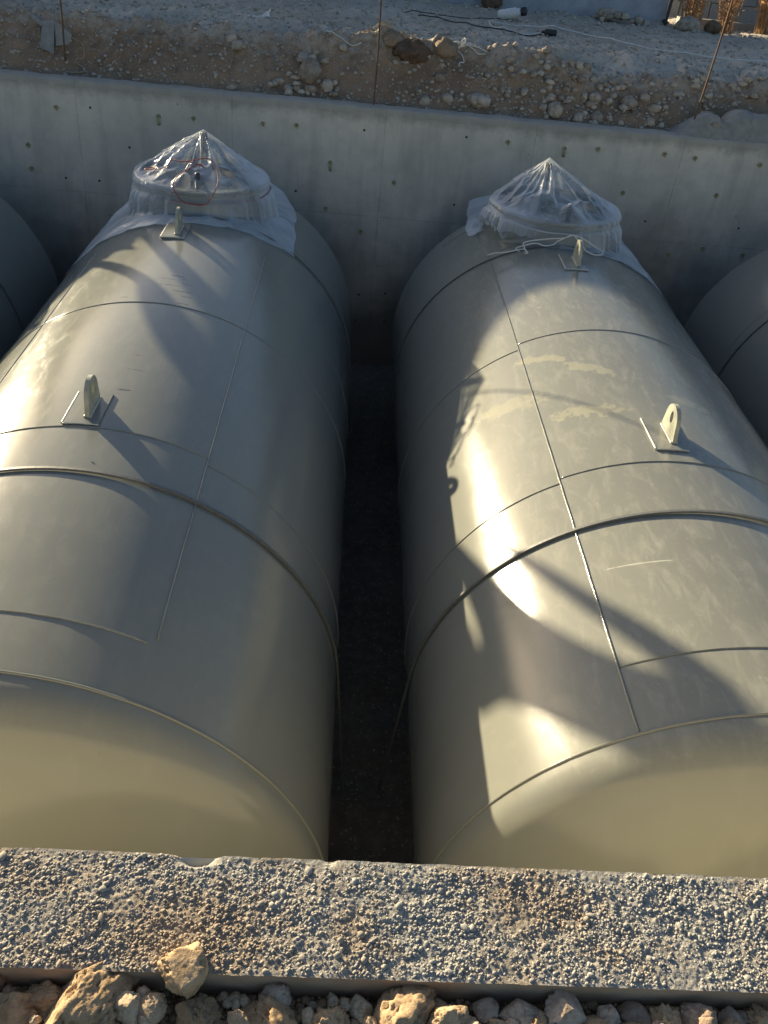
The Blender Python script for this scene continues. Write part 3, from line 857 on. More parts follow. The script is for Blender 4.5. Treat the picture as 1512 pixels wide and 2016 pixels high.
# bindings
def binding(X, m, seed, loops, label, r=.0045, zb=1.335):
    mb = MB(); cy = 7.45
    pts = [Vector((-.04 + (.543 + .004 * noise.noise(Vector((k * .3, seed, 0)))) * math.cos(2 * PI * k / 90), cy + .543 * math.sin(2 * PI * k / 90), zb + .012 * noise.noise(Vector((math.cos(2 * PI * k / 90) * 2, math.sin(2 * PI * k / 90) * 2, seed))))) for k in range(90)]
    mb.tube(pts, r, 6, closed=True)
    for L in loops: mb.tube([Vector((q.x, q.y, q.z + .022 * sst(1.36, 1.46, q.z))) for q in smooth_pts(L, 8)], r, 6)
    o = mb.build('binding', m); o.location = (X, 0, AXZ)
    return o
LR = [[(-.02, 6.87, 1.34), (-.10, 6.86, 1.36), (-.17, 6.89, 1.42), (-.17, 6.95, 1.475), (-.10, 7.03, 1.52), (-.01, 7.08, 1.56), (.04, 7.05, 1.545)],
      [(.04, 7.05, 1.545), (-.02, 7.10, 1.555), (-.07, 7.08, 1.57), (-.1, 7.0, 1.53)],
      [(-.02, 6.87, 1.34), (.06, 6.86, 1.35), (.13, 6.89, 1.42), (.15, 6.98, 1.48), (.12, 7.08, 1.55), (.05, 7.16, 1.59), (-.04, 7.13, 1.58), (-.13, 7.12, 1.56), (-.23, 7.18, 1.55), (-.26, 7.12, 1.52), (-.31, 7.08, 1.50), (-.35, 7.14, 1.50), (-.37, 7.09, 1.49), (-.43, 7.12, 1.48), (-.38, 7.15, 1.49), (-.34, 7.1, 1.5), (-.36, 7.04, 1.48)]]
tag(binding(XS[1], M['red'], 1, LR, '', .0038), 'thin red wire wound round the plastic cover of the left-centre tank, ends curled on top', 'wire').name = 'tie_wire'
LW = [[(.0, 6.875, 1.35), (-.04, 6.86, 1.33), (-.1, 6.85, 1.30), (-.13, 6.82, 1.285), (-.2, 6.8, 1.275), (-.27, 6.81, 1.285), (-.36, 6.82, 1.255), (-.42, 6.80, 1.235), (-.40, 6.75, 1.23)],
      [(.02, 6.875, 1.35), (-.06, 6.85, 1.33), (-.16, 6.84, 1.32), (-.3, 6.82, 1.3), (-.37, 6.8, 1.28), (-.36, 6.77, 1.25), (-.42, 6.75, 1.24), (-.5, 6.74, 1.22), (-.58, 6.76, 1.20), (-.64, 6.76, 1.18)],
      [(.0, 6.875, 1.35), (.06, 6.87, 1.345), (.14, 6.85, 1.32), (.2, 6.82, 1.29), (.25, 6.78, 1.275), (.24, 6.74, 1.262), (.17, 6.73, 1.262), (.12, 6.77, 1.275), (.08, 6.83, 1.31), (.03, 6.87, 1.35)],
      [(-.36, 6.77, 1.25), (-.355, 6.72, 1.25), (-.345, 6.69, 1.245), (-.37, 6.67, 1.245)]]
tag(binding(XS[2], M['string'], 5, LW, '', .0052, 1.345), 'white string tied round the plastic cover of the right-centre tank, loops hanging in front', 'string').name = 'tie_string'
for i, s in ((0, 'left'), (3, 'right')):
    tag(binding(XS[i], M['string'], 7 + i, [], ''), 'string round the plastic cover of the tank beyond the %s edge' % s, 'string').name = 'tie_string'
#@@REST@@
# ---------------------------------------------------------------- stones in the earth bank
BANK = [[-0.47, 9.36, 0.27, 'large reddish brown stone wedged in the bank left of the middle rod'], [-0.53, 9.47, 0.16, 'pale flat stone on top of the reddish stone in the bank'], [-0.29, 9.3, 0.14, 'pale angular stone at the right foot of the reddish stone in the bank'], [-0.33, 9.45, 0.11], [-0.66, 9.28, 0.1], [-0.65, 9.2, 0.1], [-0.45, 9.24, 0.14], [-1.19, 9.19, 0.12, 'pale stone sitting right behind the wall edge above the left tank hatch'], [-1.17, 9.5, 0.18, 'broad pale grey stone on the bank brow above the left tank hatch'], [-1.23, 9.58, 0.12], [-0.16, 9.58, 0.1], [-0.21, 10.26, 0.08], [-0.74, 9.36, 0.08], [-0.53, 9.21, 0.09], [0.65, 9.25, 0.14, 'rounded grey stone at the bank foot, first to the right of the middle rod'], [0.87, 9.27, 0.14, 'square pale stone at the bank foot, second to the right of the middle rod'], [1.17, 9.27, 0.23, 'big dark round stone at the bank foot, third to the right of the middle rod'], [0.78, 9.42, 0.13], [2.33, 9.46, 0.17, 'upright pale stone standing highest in the stone cluster of the bank'], [2.17, 9.52, 0.10], [2.22, 9.46, 0.10], [1.92, 9.51, 0.09], [2.08, 9.69, 0.10], [2.66, 9.43, 0.20, 'long tan stone lying in the bank right of the stone cluster'], [2.82, 9.47, 0.13], [2.92, 9.39, 0.14], [1.91, 9.24, 0.19, 'wide grey stone at the bank foot above the right tank hatch'], [2.15, 9.21, 0.13], [2.34, 9.26, 0.15], [2.85, 9.22, 0.11], [2.98, 9.24, 0.09], [3.35, 9.63, 0.11], [3.91, 9.52, 0.10], [2.6, 9.34, 0.10]]
rnd = random.Random(11)
GEN = 'rough grey-brown stone embedded among others in the earth bank behind the far wall'
GG = 'stones embedded in the earth bank'
for i, b in enumerate(BANK):
    x, y, s = b[:3]
    rock('stone', (x, y, bank_z(x, y) + s * .16), s, 100 + i, M['bstone'], b[3] if len(b) > 3 else GEN, 'stone', GG, flat=.8, rough=.3, facet=14, asp=(rnd.uniform(.95, 1.2), rnd.uniform(.7, 1), rnd.uniform(.6, .9)))
# clusters the photo shows between the picked stones
clus = [(-.55, 9.36, .26, .13, 34, .04, .10), (-1.15, 9.5, .35, .12, 16, .03, .06), (2.1, 9.45, .5, .2, 54, .045, .11), (1.3, 9.5, .5, .16, 26, .035, .09), (2.7, 9.6, .6, .1, 34, .04, .10), (3.6, 9.62, .6, .16, 30, .04, .11), (.9, 9.3, .5, .12, 14, .03, .06), (3.4, 9.4, .5, .12, 16, .03, .08), (-2.0, 9.5, .8, .2, 20, .025, .05)]
n_ = 0
CL = ['small stone packed round the large reddish stone in the bank left of the middle rod', 'small stone in the loose patch on the bank above the left tank hatch', 'small stone in the dense stone cluster of the bank above the right tank hatch', 'small stone in the bank between the dark clod and the dense stone cluster', 'small stone near the long tan stone in the right part of the bank', 'small stone on the bank brow above the mortar lump at the right', 'small stone at the bank foot under the dark reddish clod', 'small stone in the bank foot just left of the mortar lump', 'small stone in the earth bank right of the grey scrap of board']
for ci, (cx, cy, rx_, ry_, cnt, s0, s1) in enumerate(clus):
    for k in range(cnt):
        x = cx + rnd.gauss(0, rx_ * .6); y = max(9.19, cy + rnd.gauss(0, ry_ * .6)); s = rnd.uniform(s0, s1)
        rock('stone', (x, y, bank_z(x, y) + s * .16), s, 300 + n_, M['bstone'], CL[ci], 'stone', GG, sub=3, flat=.7, rough=.32, facet=14); n_ += 1
# pile of rubble by the low blue-grey wall, boulder by the dry bushes
for k in range(18):
    x = 3.45 + rnd.gauss(0, .22); y = 13.65 + rnd.gauss(0, .12); s = rnd.uniform(.09, .2)
    rock('stone', (x, y, bank_z(x, y) + s * .25 + .06 * max(0, 1 - abs(x - 3.45) * 3)), s, 700 + k, M['bstone'], 'grey lump in the rubble heap against the long blue-grey wall', 'stone', 'rubble heap by the blue-grey wall', sub=2)
rock('boulder', (4.33, 13.4, .40), .34, 740, M['bstone'], 'grey boulder in front of the dry bushes at the top right', 'boulder')
rock('boulder', (1.75, 13.9, .42), .40, 741, M['dclod'], 'dark brown boulder against the left part of the blue-grey wall at the top edge', 'boulder')
rock('boulder', (4.72, 13.5, .40), .26, 742, M['dclod'], 'dark boulder next to the grey boulder at the foot of the dry bushes', 'boulder')
rock('earth_clod', (.50, 9.60, .27), .32, 743, M['dclod'], 'dark reddish brown earth clod bulging from the bank brow right of the middle rod', 'clod', rough=.35, facet=2, sub=4, asp=(1.1, .9, .8))
rock('earth_clod', (.30, 9.66, .36), .24, 744, M['bank'], 'grey-brown crumbly clod just left above the dark clod on the bank brow', 'clod', rough=.35, facet=2)
rock('earth_clod', (.82, 9.62, .33), .26, 745, M['bank'], 'greyish earth clod on the brow right of the dark reddish clod', 'clod', rough=.35, facet=2)

def scatter(name, cnt, xr, yf, zf, s0, s1, m, label, seed):
    rnd = random.Random(seed)
    protos = [rock_verts(seed * 31 + k, 1, .85, .7, 1, .3, 3) for k in range(14)]
    mb = MB()
    for k in range(cnt):
        x = rnd.uniform(*xr); y = yf(rnd, x)
        s = s0 * (s1 / s0) ** (rnd.random() ** 2.2) / 2
        vs, fs = protos[k % 14]
        R = Matrix.Rotation(rnd.uniform(0, 6.3), 3, 'Z') @ Matrix.Rotation(rnd.uniform(-.5, .5), 3, 'X')
        c = Vector((x, y, zf(x, y) + s * .25))
        mb.add([c + (R @ v) * s for v in vs], fs)
    me = bpy.data.meshes.new(name); me.from_pydata(mb.v, [], mb.f)
    return tag(link(name, me, m), label, 'gravel', None, 'stuff')
scatter('gravel', 5200, (-5, 5.6), lambda r, x: 9.17 + abs(r.gauss(0, .42)) if r.random() < .62 else r.uniform(9.2, 11), bank_z, .014, .055, M['gravel'], 'loose gravel strewn over the earth bank', 5)
scatter('gravel', 4200, (-3.5, 7.5), lambda r, x: 10 + abs(r.uniform(0, 1)) * 4.2, bank_z, .02, .075, M['gravel'], 'loose rubble strewn over the flat ground beyond the bank', 6)

# ---------------------------------------------------------------- soil, clods and stones in front of the near wall
FG = [[-0.20, 0.818, 0.000, 0.088, 'tan earth clod resting against the edge of the rough wall top'],
      [-0.317, 0.795, -.035, 0.048, 'pale angular stone leaning on the large clod at bottom left'], [-0.296, 0.766, -.03, 0.058, 'pale blocky stone at the bottom edge under the large left clod'], [-0.255, 0.763, -.035, 0.055, 'pale lumpy stone at the bottom edge right of the blocky one'], [-0.355, 0.762, -.03, 0.042], [-0.271, 0.79, -.03, 0.026], [-0.345, 0.785, -.025, 0.028],
      [-0.041, 0.795, -.045, 0.052, 'smooth grey stone in the dark gap just right of the clod on the wall edge'], [0.063, 0.797, -.05, 0.026], [0.084, 0.792, -.05, 0.026], [0.112, 0.787, -.05, 0.042, 'rounded brown stone beside the big tan clod at bottom centre'], [0.021, 0.765, -.045, 0.034], [0.05, 0.765, -.045, 0.03], [0.078, 0.765, -.045, 0.03],
      [-0.135, 0.797, -.05, 0.022], [-0.114, 0.799, -.05, 0.021], [-0.096, 0.794, -.05, 0.024], [-0.11, 0.787, -.05, 0.018], [-0.126, 0.789, -.05, 0.019],
      [0.257, 0.785, -.045, 0.038], [0.338, 0.788, -.045, 0.048, 'light brown rounded stone in the shade right of the big tan clod'], [0.402, 0.778, -.045, 0.064, 'dull grey-brown stone in the shade right of the light brown one'], [0.484, 0.785, -.04, 0.078, 'large two-toned grey stone under the wall edge at bottom right'], [0.564, 0.783, -.045, 0.046, 'slim upright grey stone right of the two-toned stone'], [0.619, 0.789, -.055, 0.06], [0.731, 0.775, -.05, 0.074, 'broad grey stone at the bottom right edge of the photo'], [0.8, 0.781, -.055, 0.06], [0.468, 0.758, -.035, 0.03], [0.26, 0.758, -.03, 0.064, 'pale flat clod at the bottom edge right of the big tan clod']]
SG = 'loose stones in front of the near wall'
def FL(x): return ('small tan stone around the large clod at the bottom left' if x < -.15 else 'small stone in the dark gap between the edge clod and the big centre clod' if x < .11 else 'small stone around the big tan clod at bottom centre' if x < .33 else 'small dull stone among the shaded grey stones at bottom right')
for i, b in enumerate(FG):
    x, y, z, s = b[:4]
    lab = b[4] if len(b) > 4 else FL(x)
    m = M['clod'] if i in (0, 28) else (M['gstone'] if x > .3 or i == 7 else M['fstone'])
    rock('earth_clod' if i in (0, 28) else 'stone', (x, y, z), s * 1.12, 800 + i, m, lab, 'clod' if i in (0, 28) else 'stone', SG, sub=5 if s > .04 else 4, flat=.95 if i == 0 else .8, rough=.26, facet=13)
rock('earth_clod', (-.37, .760, -.062), .29, 850, M['clod'], 'large crumbly tan clod at bottom left, stones stuck to it', 'clod', sub=6, rough=.26, facet=6, asp=(1.0, .5, .55))
rock('earth_clod', (.185, .768, -.050), .16, 851, M['clod'], 'big crumbly tan clod at bottom centre of the photo', 'clod', sub=5, rough=.26, facet=5, asp=(1.05, .62, .72))
rock('earth_clod', (-.03, .752, -.055), .10, 852, M['clod'], 'crumbly tan clod between the grey stone and the big centre clod', 'clod', sub=5, rough=.26, facet=5, asp=(1.1, .7, .75))
rock('earth_clod', (-.50, .758, -.070), .12, 853, M['clod'], 'tan clod at the bottom left corner of the photo', 'clod', sub=5, rough=.26, facet=5, asp=(1.1, .7, .7))
rnd = random.Random(77)
for i in range(46):
    x = rnd.uniform(-.55, .95); y = rnd.uniform(.74, .80); s = rnd.uniform(.018, .04)
    rock('stone', (x, y, near_z(x, y) + s * .45 + (.02 if y < .77 else 0)), s, 900 + i, M['gstone'] if x > .35 else M['fstone'], FL(x), 'stone', SG, sub=4, flat=.9, rough=.3, facet=8)
for i, (x, y, z, s, rg) in enumerate([(-.44, .785, -.05, .07, 0), (-.17, .755, -.045, .085, 0), (-.075, .765, -.05, .06, 0), (.055, .75, -.045, .07, 0), (.29, .75, -.04, .07, 1), (.37, .752, -.045, .06, 1), (.43, .75, -.045, .075, 1), (.53, .755, -.045, .07, 1), (.60, .752, -.045, .065, 1), (.67, .76, -.05, .08, 1), (.78, .752, -.045, .07, 1), (.865, .775, -.05, .08, 1), (-.56, .79, -.055, .09, 0), (.22, .80, -.06, .035, 0)]):
    rock('earth_clod', (x, y, z), s, 960 + i, M['clod'], ['crumbly tan clod among the stones left of the big centre clod at the bottom', 'crumbly tan clod among the shaded stones at bottom right'][rg], 'clod', 'crumbly clods in front of the near wall', sub=5, rough=.3, facet=5, asp=(1.1, .8, .65))
scatter('gravel', 5200, (-.8, 1.2), lambda r, x: r.uniform(.70, .814), near_z, .005, .026, M['clod'], 'fine crumbs of soil and grit in front of the near wall', 9)

# ---------------------------------------------------------------- low wall, post, block wall, bushes beyond the bank
def poly_wall(name, pts, th, m, label, cat, z0=.2):
    # pts: (x, y, top z)
    mb = MB(); n = len(pts)
    vs = []
    for dy, zf in ((0, 0), (0, 1), (th, 1), (th, 0)):
        for x, y, z in pts: vs.append((x, y + dy, z if zf else z0))
    mb.add(vs, [(j * n + i, j * n + i + 1, ((j + 1) % 4) * n + i + 1, ((j + 1) % 4) * n + i) for j in range(4) for i in range(n - 1)] + [(0, n, 2 * n, 3 * n), tuple(q * n + n - 1 for q in (3, 2, 1, 0))])
    return tag(mb.build(name, m, smooth=False), label, cat)
poly_wall('low_wall', [(-16, 14.1, 1.64), (-8.5, 14.1, 1.64), (-7.9, 14.1, 1.65), (-7.6, 14.1, 1.66), (-6.6, 14.1, 1.68), (-5.9, 14.1, 1.71), (-5.4, 14.1, 1.75), (-4.9, 14.1, 1.80), (-4.4, 14.1, 1.80), (-3.7, 14.1, 1.69), (4.22, 14.1, 1.69)], .22, M['block'], 'long smooth blue-grey concrete wall beyond the bank at the top edge', 'wall')
t = MB(); t.tube([(4.20, 13.98, .25), (4.30, 14.02, 2.0)], .022, 4); t.tube([(4.20, 13.96, .36), (4.20, 14.05, .36)], .04, 4)
tag(t.build('steel_post', M['steel'], smooth=False), 'black steel post at the right end of the blue-grey wall', 'post')
t = empty('block_wall', (6.6, 15.3, .3), 'pale grey block wall behind the dry bushes in the top right corner', 'wall')
rnd = random.Random(4)
for r in range(5):
    mb = MB()
    for c in range(11):
        x = 4.5 + c * .46 + (.23 if r % 2 else 0)
        mb.box((x - 6.6, rnd.uniform(-.006, .006), r * .26 + .13), (.445, .2, .25))
    mb.build('block_course', M['mesh'], t, smooth=False)
mb = MB(); mb.box((5.4, 14.25, .36), (1.9, .14, .12)); tag(mb.build('kerb', M['mesh'], smooth=False), 'pale concrete kerb running under the dry bushes', 'kerb')
def bush(x, y, h, w_, n, seed, label):
    rnd = random.Random(seed); mb = MB(); lv = MB()
    for k in range(n):
        a = rnd.uniform(0, 6.28); r = w_ * .35 * rnd.random(); lean = rnd.gauss(0, .16); lean2 = rnd.gauss(0, .16); hh = h * rnd.uniform(.5, 1)
        p0 = Vector((r * math.cos(a), r * math.sin(a), -.05)); pts = [p0 + Vector((lean * t_ * hh + .03 * noise.noise((k, t_ * 3, seed)), lean2 * t_ * hh, t_ * hh)) for t_ in (0, .25, .5, .75, 1)]
        mb.tube(pts, [.006, .005, .0045, .003, .0015], 4)
        for q in range(9):
            i = rnd.randint(1, 3); c = pts[i].lerp(pts[i + 1], rnd.random())
            d = Vector((rnd.gauss(0, 1), rnd.gauss(0, 1), rnd.uniform(-.3, 1))).normalized(); e = d.orthogonal().normalized() * rnd.uniform(.008, .016); L = rnd.uniform(.04, .1)
            lv.add([c, c + d * L * .5 + e, c + d * L, c + d * L * .5 - e], [(0, 1, 2, 3)])
    root = empty('dry_bush', (x, y, bank_z(x, y)), label, 'bush', 'dry bushes at the top right')
    mb.build('stems', M['twig'], root); lv.build('leaves', M['twig'], root, smooth=False)
bush(4.55, 13.95, 1.0, .35, 46, 1, 'dry straw-coloured bush, leftmost beside the black post')
bush(4.98, 13.8, 1.1, .3, 44, 2, 'dry orange-brown bush, second from the black post')
bush(5.55, 13.9, 1.1, .34, 52, 3, 'dry orange-brown bush, third from the black post, left of the rod top')
bush(6.15, 14.0, 1.2, .45, 60, 4, 'dry orange-brown bush in the top right corner of the photo')

# ---------------------------------------------------------------- rods standing on the far wall
def rod(p0, p1, label, r=.008):
    mb = MB(); a, b = Vector(p0), Vector(p1); n = 40
    mb.tube([a.lerp(b, k / n) + Vector((.006 * math.sin(k * .13), 0, 0)) for k in range(n + 1)], [r * (1.0 + .12 * (k % 2)) for k in range(n + 1)], 7)
    tag(mb.build('rebar_rod', M['rust']), label, 'rod', 'thin rods standing on the far wall')
rod((.158, 9.03, -.14), (.150, 9.03, 1.35), 'thin rusty rod standing upright on the far wall between the two middle tanks')
rod((3.215, 9.04, .02), (3.30, 9.04, 1.55), 'thin rod on the right part of the far wall, rising from the mortar lump')
rod((-2.74, 9.25, -.02), (-2.71, 9.22, 1.3), 'thin rod at the left, standing beside the grey scrap of board')
# mortar lumps on the wall, right
mb = MB(); nx, ny = 110, 26
def lump(x, y):
    h = .245 * sst(3.02, 3.38, x) * (1 - .38 * math.exp(-((x - 3.50) / .07) ** 2)) * (.92 + .2 * fbm((x * 3, y * 2, 8), 3))
    e = min(sst(8.915, 8.99, y), 1 - sst(9.22, 9.34, y) * .6) * (1 - sst(5.3, 5.7, x))
    return -.135 + h * e + .012 * fbm((x * 18, y * 18, 2), 3)
vs = [(lerp(2.98, 5.75, i / nx), lerp(8.912, 9.34, j / ny), lump(lerp(2.98, 5.75, i / nx), lerp(8.912, 9.34, j / ny))) for j in range(ny + 1) for i in range(nx + 1)]
mb.add(vs, [(j * (nx + 1) + i, j * (nx + 1) + i + 1, (j + 1) * (nx + 1) + i + 1, (j + 1) * (nx + 1) + i) for j in range(ny) for i in range(nx)])
tag(mb.build('mortar_lump', M['slab']), 'grey lump of spilled mortar set on the far wall top at the right edge', 'mortar')
rock('stone', (3.42, 8.985, -.0), .12, 760, M['bstone'], 'pale stone stuck in the mortar lump on the far wall', 'stone', asp=(1.2, .6, .6))

# ---------------------------------------------------------------- litter, cables, strings on the bank
def gz(x, y, dz=.012): return (x, y, bank_z(x, y) + dz)
def line(name, pts, r, m, label, cat, k=8, dz=.012, ends=None):
    P = [Vector(gz(p.x, p.y, dz)) for p in smooth_pts([(a, b, 0) for a, b in pts], k)]
    # cables span small hollows instead of following every grain
    for _ in range(6): P = [P[0]] + [Vector((P[i].x, P[i].y, max(P[i].z, (P[i - 1].z + P[i + 1].z) / 2))) for i in range(1, len(P) - 1)] + [P[-1]]
    mb = MB().tube(P, r, 6)
    return tag(mb.build(name, m), label, cat)
line('cable', [(2.10, 11.42), (1.75, 11.46), (1.50, 11.62), (1.52, 12.0), (1.75, 12.14), (2.10, 12.02), (2.55, 11.9), (3.0, 11.25), (3.55, 10.8), (4.54, 10.8), (6.0, 11.0), (7.5, 11.2)], .007, M['white'], 'long white cable snaking over the ground beyond the bank to the right', 'cable', 10, .02)
c = line('cable', [(.66, 12.0), (.95, 11.8), (1.3, 11.45), (1.7, 11.36), (2.05, 11.38)], .007, M['black'], 'black cable with a plug lying on the ground beside the white cable loop', 'cable', 10, .02)
mb = MB(); z = bank_z(2.1, 11.38) + .035; mb.tube([(2.04, 11.38, z), (2.07, 11.38, z), (2.08, 11.38, z), (2.20, 11.37, z), (2.21, 11.37, z)], [.014, .016, .034, .034, .026], 12); mb.build('plug', M['black'], c)
line('cable', [(.5, 12.15), (.9, 12.2), (1.3, 12.25), (1.72, 12.6)], .005, M['black'], 'thin black cable running to the white fitting beyond the bank', 'cable', 8, .02)
t = empty('white_fitting', gz(1.84, 12.6, .0), 'white plastic fitting with a black end lying beside the blue-grey wall', 'fitting')
mb = MB(); mb.lathe([(.0005, -.16), (.05, -.16), (.06, -.15), (.06, .06), (.045, .08), (.045, .13), (.0005, .13)], 20, Matrix.Translation((0, 0, .08)) @ Matrix.Rotation(1.2, 4, 'Z') @ Matrix.Rotation(PI / 2 - .25, 4, 'X')); mb.build('fitting_body', M['white'], t)
mb = MB(); mb.lathe([(.0005, .131), (.048, .131), (.05, .14), (.05, .19), (.03, .2), (.0005, .2)], 20, Matrix.Translation((0, 0, .08)) @ Matrix.Rotation(1.2, 4, 'Z') @ Matrix.Rotation(PI / 2 - .25, 4, 'X')); mb.build('end_cap', M['black'], t)
# crumpled white scrap
mb = MB(); n = 18; vs = []
for j in range(n + 1):
    for i in range(n + 1):
        u, v = i / n - .5, j / n - .5; q = .035 * fbm((u * 5, v * 5, 3), 4)
        vs.append((u * .22 * (1 + .3 * noise.noise((v * 4, 1, 1))), v * .13, .03 + q + .05 * (u > .1) * (u - .1) * 4 * (.5 + v)))
mb.add(vs, [(j * (n + 1) + i, j * (n + 1) + i + 1, (j + 1) * (n + 1) + i + 1, (j + 1) * (n + 1) + i) for j in range(n) for i in range(n)])
o = mb.build('plastic_scrap', M['white']); o.location = gz(-1.06, 10.42, .0); tag(o, 'crumpled white plastic scrap on the ground above the left tank hatch', 'litter')
rnd = random.Random(21)
def tangle(cx, cy, w_, d_, n, label, name='string', m='string', r=.0055):
    mb = MB()
    for k in range(n):
        x, y = cx + rnd.uniform(-.5, .5) * w_, cy + rnd.uniform(-.5, .5) * d_; a = rnd.uniform(-.6, .6); pts = []
        for q in range(7):
            pts.append((x, y, bank_z(x, y) + .015 + .02 * rnd.random())); a += rnd.uniform(-.9, .9); x += .07 * math.cos(a); y += .035 * math.sin(a)
        mb.tube(smooth_pts(pts, 5), r, 5)
    return tag(mb.build(name, M[m]), label, 'string')
tangle(.95, 9.66, .35, .08, 5, 'white frayed string lying on the bank brow right of the dark clod')
tangle(-.42, 9.72, .25, .08, 2, 'pale string on the brow above the reddish stone')
tangle(.12, 9.68, .34, .10, 16, 'tangle of dry pale roots hanging over the brow beside the middle rod', 'dry_roots', 'root', .004)
line('string', [(-2.86, 9.50), (-2.64, 9.45), (-2.60, 9.38), (-2.67, 9.33), (-2.58, 9.28), (-2.60, 9.24), (-2.74, 9.2)], .006, M['root'], 'beige twine curling down the bank right of the grey scrap of board', 'string')
# bent scrap of grey board and lath at the left
mb = MB()
A = [(-2.98, 9.48, .26), (-2.86, 9.44, .27), (-2.85, 9.28, .02), (-2.98, 9.32, .06)]
for P in (A, [(-2.855, 9.44, .27), (-2.72, 9.47, .17), (-2.74, 9.43, .09), (-2.845, 9.36, .08)]):
    mb.add([Vector(p) for p in P] + [Vector(p) + Vector((0, .012, .004)) for p in P], [(0, 1, 2, 3), (7, 6, 5, 4), (0, 4, 5, 1), (1, 5, 6, 2), (2, 6, 7, 3), (3, 7, 4, 0)])
tag(mb.build('board_scrap', M['slab'], smooth=False), 'bent scrap of grey board stuck in the bank by the left rod', 'board')
mb = MB(); p0, p1 = Vector(gz(-3.45, 9.98, .03)), Vector(gz(-2.98, 9.5, .05)); mb.tube([p0, p1], .028, 4)
tag(mb.build('lath', M['slab'], smooth=False), 'narrow grey lath lying on the ground at the top left', 'lath')

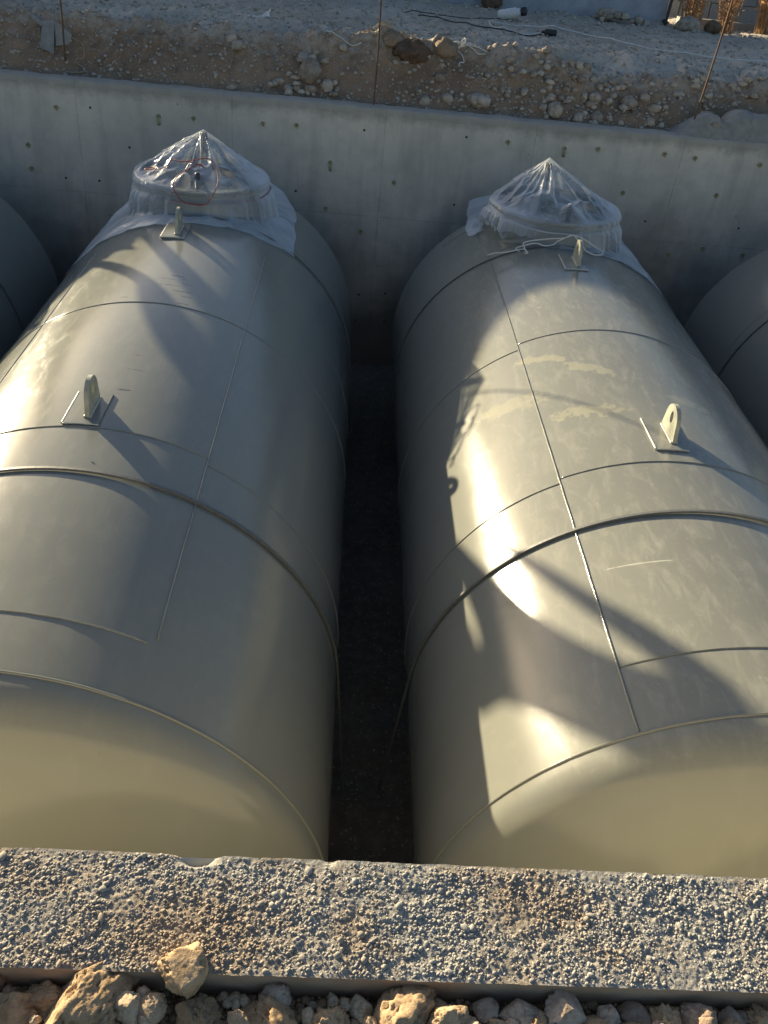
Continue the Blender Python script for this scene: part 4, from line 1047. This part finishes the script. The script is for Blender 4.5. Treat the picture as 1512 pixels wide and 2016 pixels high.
# ---------------------------------------------------------------- person at the left, mostly outside the frame
def person():
    C0 = Vector((-3.69, 9.13, 0)); RR = Vector((.766, .643, 0)); HH = Vector((-.643, .766, 0))
    def P(u, z, d=0): return C0 + RR * u + HH * d + Vector((0, 0, z))
    J = {}; E_ = []; Rr = {}
    def j(n, p, r, par=None):
        J[n] = p; Rr[n] = r
        if par: E_.append((par, n))
    j('pelvis', P(-.67, .78), (.29, .17)); j('waist', P(-.69, .96), (.25, .15), 'pelvis'); j('chest', P(-.72, 1.16), (.20, .14), 'waist'); j('upper', P(-.70, 1.33), (.15, .10), 'chest')
    j('neck', P(-.68, 1.45), (.055, .055), 'upper'); j('head', P(-.655, 1.56), (.078, .088), 'neck'); j('crown', P(-.65, 1.66), (.075, .085), 'head')
    for s, hip, kn, an in (('a', (-.82, .64, .04), (-.47, .40, .03), (-.45, -.02, .0)), ('b', (-.50, .68, -.04), (-.20, .40, .0), (.06, .085, .0))):
        j('hip' + s, P(*hip), (.165, .14), 'pelvis'); j('mid' + s, P(*[(hip[i] + kn[i]) / 2 for i in range(3)]), (.082, .082), 'hip' + s)
        j('knee' + s, P(*kn), (.062, .062), 'mid' + s); j('calf' + s, P(*[kn[i] * .6 + an[i] * .4 for i in range(3)]), (.056, .056), 'knee' + s); j('ankle' + s, P(*an), (.042, .042), 'calf' + s)
        j('toe' + s, J['ankle' + s] + Vector((.13, .02, -.055)), (.036, .028), 'ankle' + s)
    for s, sh, el, wr in (('l', (-.86, 1.32, .02), (-.87, 1.04, .06), (-.84, .76, -.02)), ('r', (-.52, 1.31, -.04), (-.38, 1.00, -.05), (-.20, .71, -.02))):
        j('sh' + s, P(*sh), (.085, .085), 'upper'); j('el' + s, P(*el), (.045, .045), 'sh' + s); j('wr' + s, P(*wr), (.028, .03), 'el' + s)
        d = (J['wr' + s] - J['el' + s]).normalized(); e = d.cross(Vector((0, 1, 0))).normalized(); f = d.cross(e)
        j('palm' + s, J['wr' + s] + d * .05, (.022, .034), 'wr' + s)
        for q, (o_, L) in enumerate(((-.030, .062), (-.011, .074), (.009, .078), (.028, .070))):
            b = J['palm' + s] + d * .035 + f * o_
            j('f%d%s' % (q, s), b, (.009, .009), 'palm' + s); j('g%d%s' % (q, s), b + d * L * .55 + e * .008, (.008, .008), 'f%d%s' % (q, s)); j('h%d%s' % (q, s), b + d * L * .85 + e * .03, (.007, .007), 'g%d%s' % (q, s))
        b = J['wr' + s] + d * .035 - f * .035
        j('t1' + s, b, (.010, .010), 'palm' + s); j('t2' + s, b + d * .045 - f * .018 + e * .01, (.008, .008), 't1' + s)
    names_ = list(J); idx = {n: i for i, n in enumerate(names_)}
    base = Vector((-3.69, 9.1, -.1))
    me = bpy.data.meshes.new('tmp'); me.from_pydata([J[n] - base for n in names_], [(idx[a], idx[b]) for a, b in E_], [])
    ob = bpy.data.objects.new('tmp', me); COL.objects.link(ob)
    sk = ob.modifiers.new('s', 'SKIN'); sk.use_smooth_shade = True; sk.branch_smoothing = .4
    for i, n in enumerate(names_):
        v = me.skin_vertices[0].data[i]; v.radius = Rr[n]; v.use_root = (n == 'pelvis')
    ss = ob.modifiers.new('ss', 'SUBSURF'); ss.levels = 2; ss.render_levels = 2
    dg = bpy.context.evaluated_depsgraph_get()
    m2 = bpy.data.meshes.new_from_object(ob.evaluated_get(dg)); m2.name = 'person'
    bpy.data.objects.remove(ob)
    hc = J['head'] - base
    for v in m2.vertices:      # face: brow, nose, chin, eye hollows, facing +X
        p = v.co - hc
        if p.z > -.08 and Vector((p.x, p.y)).length < .15:
            if p.x > 0:
                p.x += .028 * math.exp(-(p.y / .014) ** 2 - ((p.z - .02) / .022) ** 2) - .012 * (math.exp(-((abs(p.y) - .03) / .014) ** 2 - ((p.z - .045) / .014) ** 2)) + .008 * math.exp(-(p.y / .028) ** 2 - ((p.z + .028) / .01) ** 2)
            if abs(p.y) > .05: p.y += math.copysign(.02 * math.exp(-(p.x / .018) ** 2 - ((p.z - .03) / .026) ** 2), p.y)
            v.co = hc + p
    m2.materials.clear()
    for k in ('skin', 'jean', 'jacket'): m2.materials.append(M[k])
    wl, wr = J['wrl'] - base, J['wrr'] - base
    for p in m2.polygons:
        c = p.center; p.use_smooth = True
        if c.z + base.z > 1.47: p.material_index = 0
        elif min((c - wl).length, (c - wr).length) < .17 and (c.z < wl.z if (c - wl).length < (c - wr).length else c.z < wr.z): p.material_index = 0
        elif c.z + base.z < .80: 
            p.material_index = 1
            if (c - wl).length < .1 or (c - wr).length < .1: p.material_index = 2
        else: p.material_index = 2
    ob = bpy.data.objects.new('person', m2); COL.objects.link(ob); ob.location = base
    tag(ob, 'person in dark trousers standing at the far left, only a white shoe inside the frame', 'person')
    mb = MB(); vs, fs = rock_verts(5, .092, .100, .085, 3, .08, 0)
    mb.add([hc + Vector((-.018, 0, .062)) + v for v in vs if True], fs); mb.build('hair', M['hair'], ob)
    for s in 'ab':
        a = J['ankle' + s] - base; mb = MB(); n = 20; prof = []
        prev = []
        secs = [(-.085, .030, .055, 0), (-.07, .040, .085, 0), (-.03, .043, .10, 0), (.03, .045, .085, 0), (.09, .050, .062, 0), (.15, .050, .050, 0), (.19, .038, .040, .004), (.213, .012, .02, .012)]
        vs = []
        gzv = -.075
        for x, hw, hh, lift in secs:
            for k in range(n):
                an_ = 2 * PI * k / n; zz = math.sin(an_)
                vs.append(a + Vector((x, hw * math.copysign(abs(math.cos(an_)) ** .75, math.cos(an_)), gzv + lift + hh / 2 + hh / 2 * math.copysign(abs(zz) ** (.6 if zz < 0 else 1), zz))))
        N = len(secs)
        mb.add(vs, [(i * n + k, i * n + (k + 1) % n, (i + 1) * n + (k + 1) % n, (i + 1) * n + k) for i in range(N - 1) for k in range(n)] + [tuple(range(n)), tuple((N - 1) * n + k for k in range(n))])
        mb.build('shoe', M['white'], ob)
person()
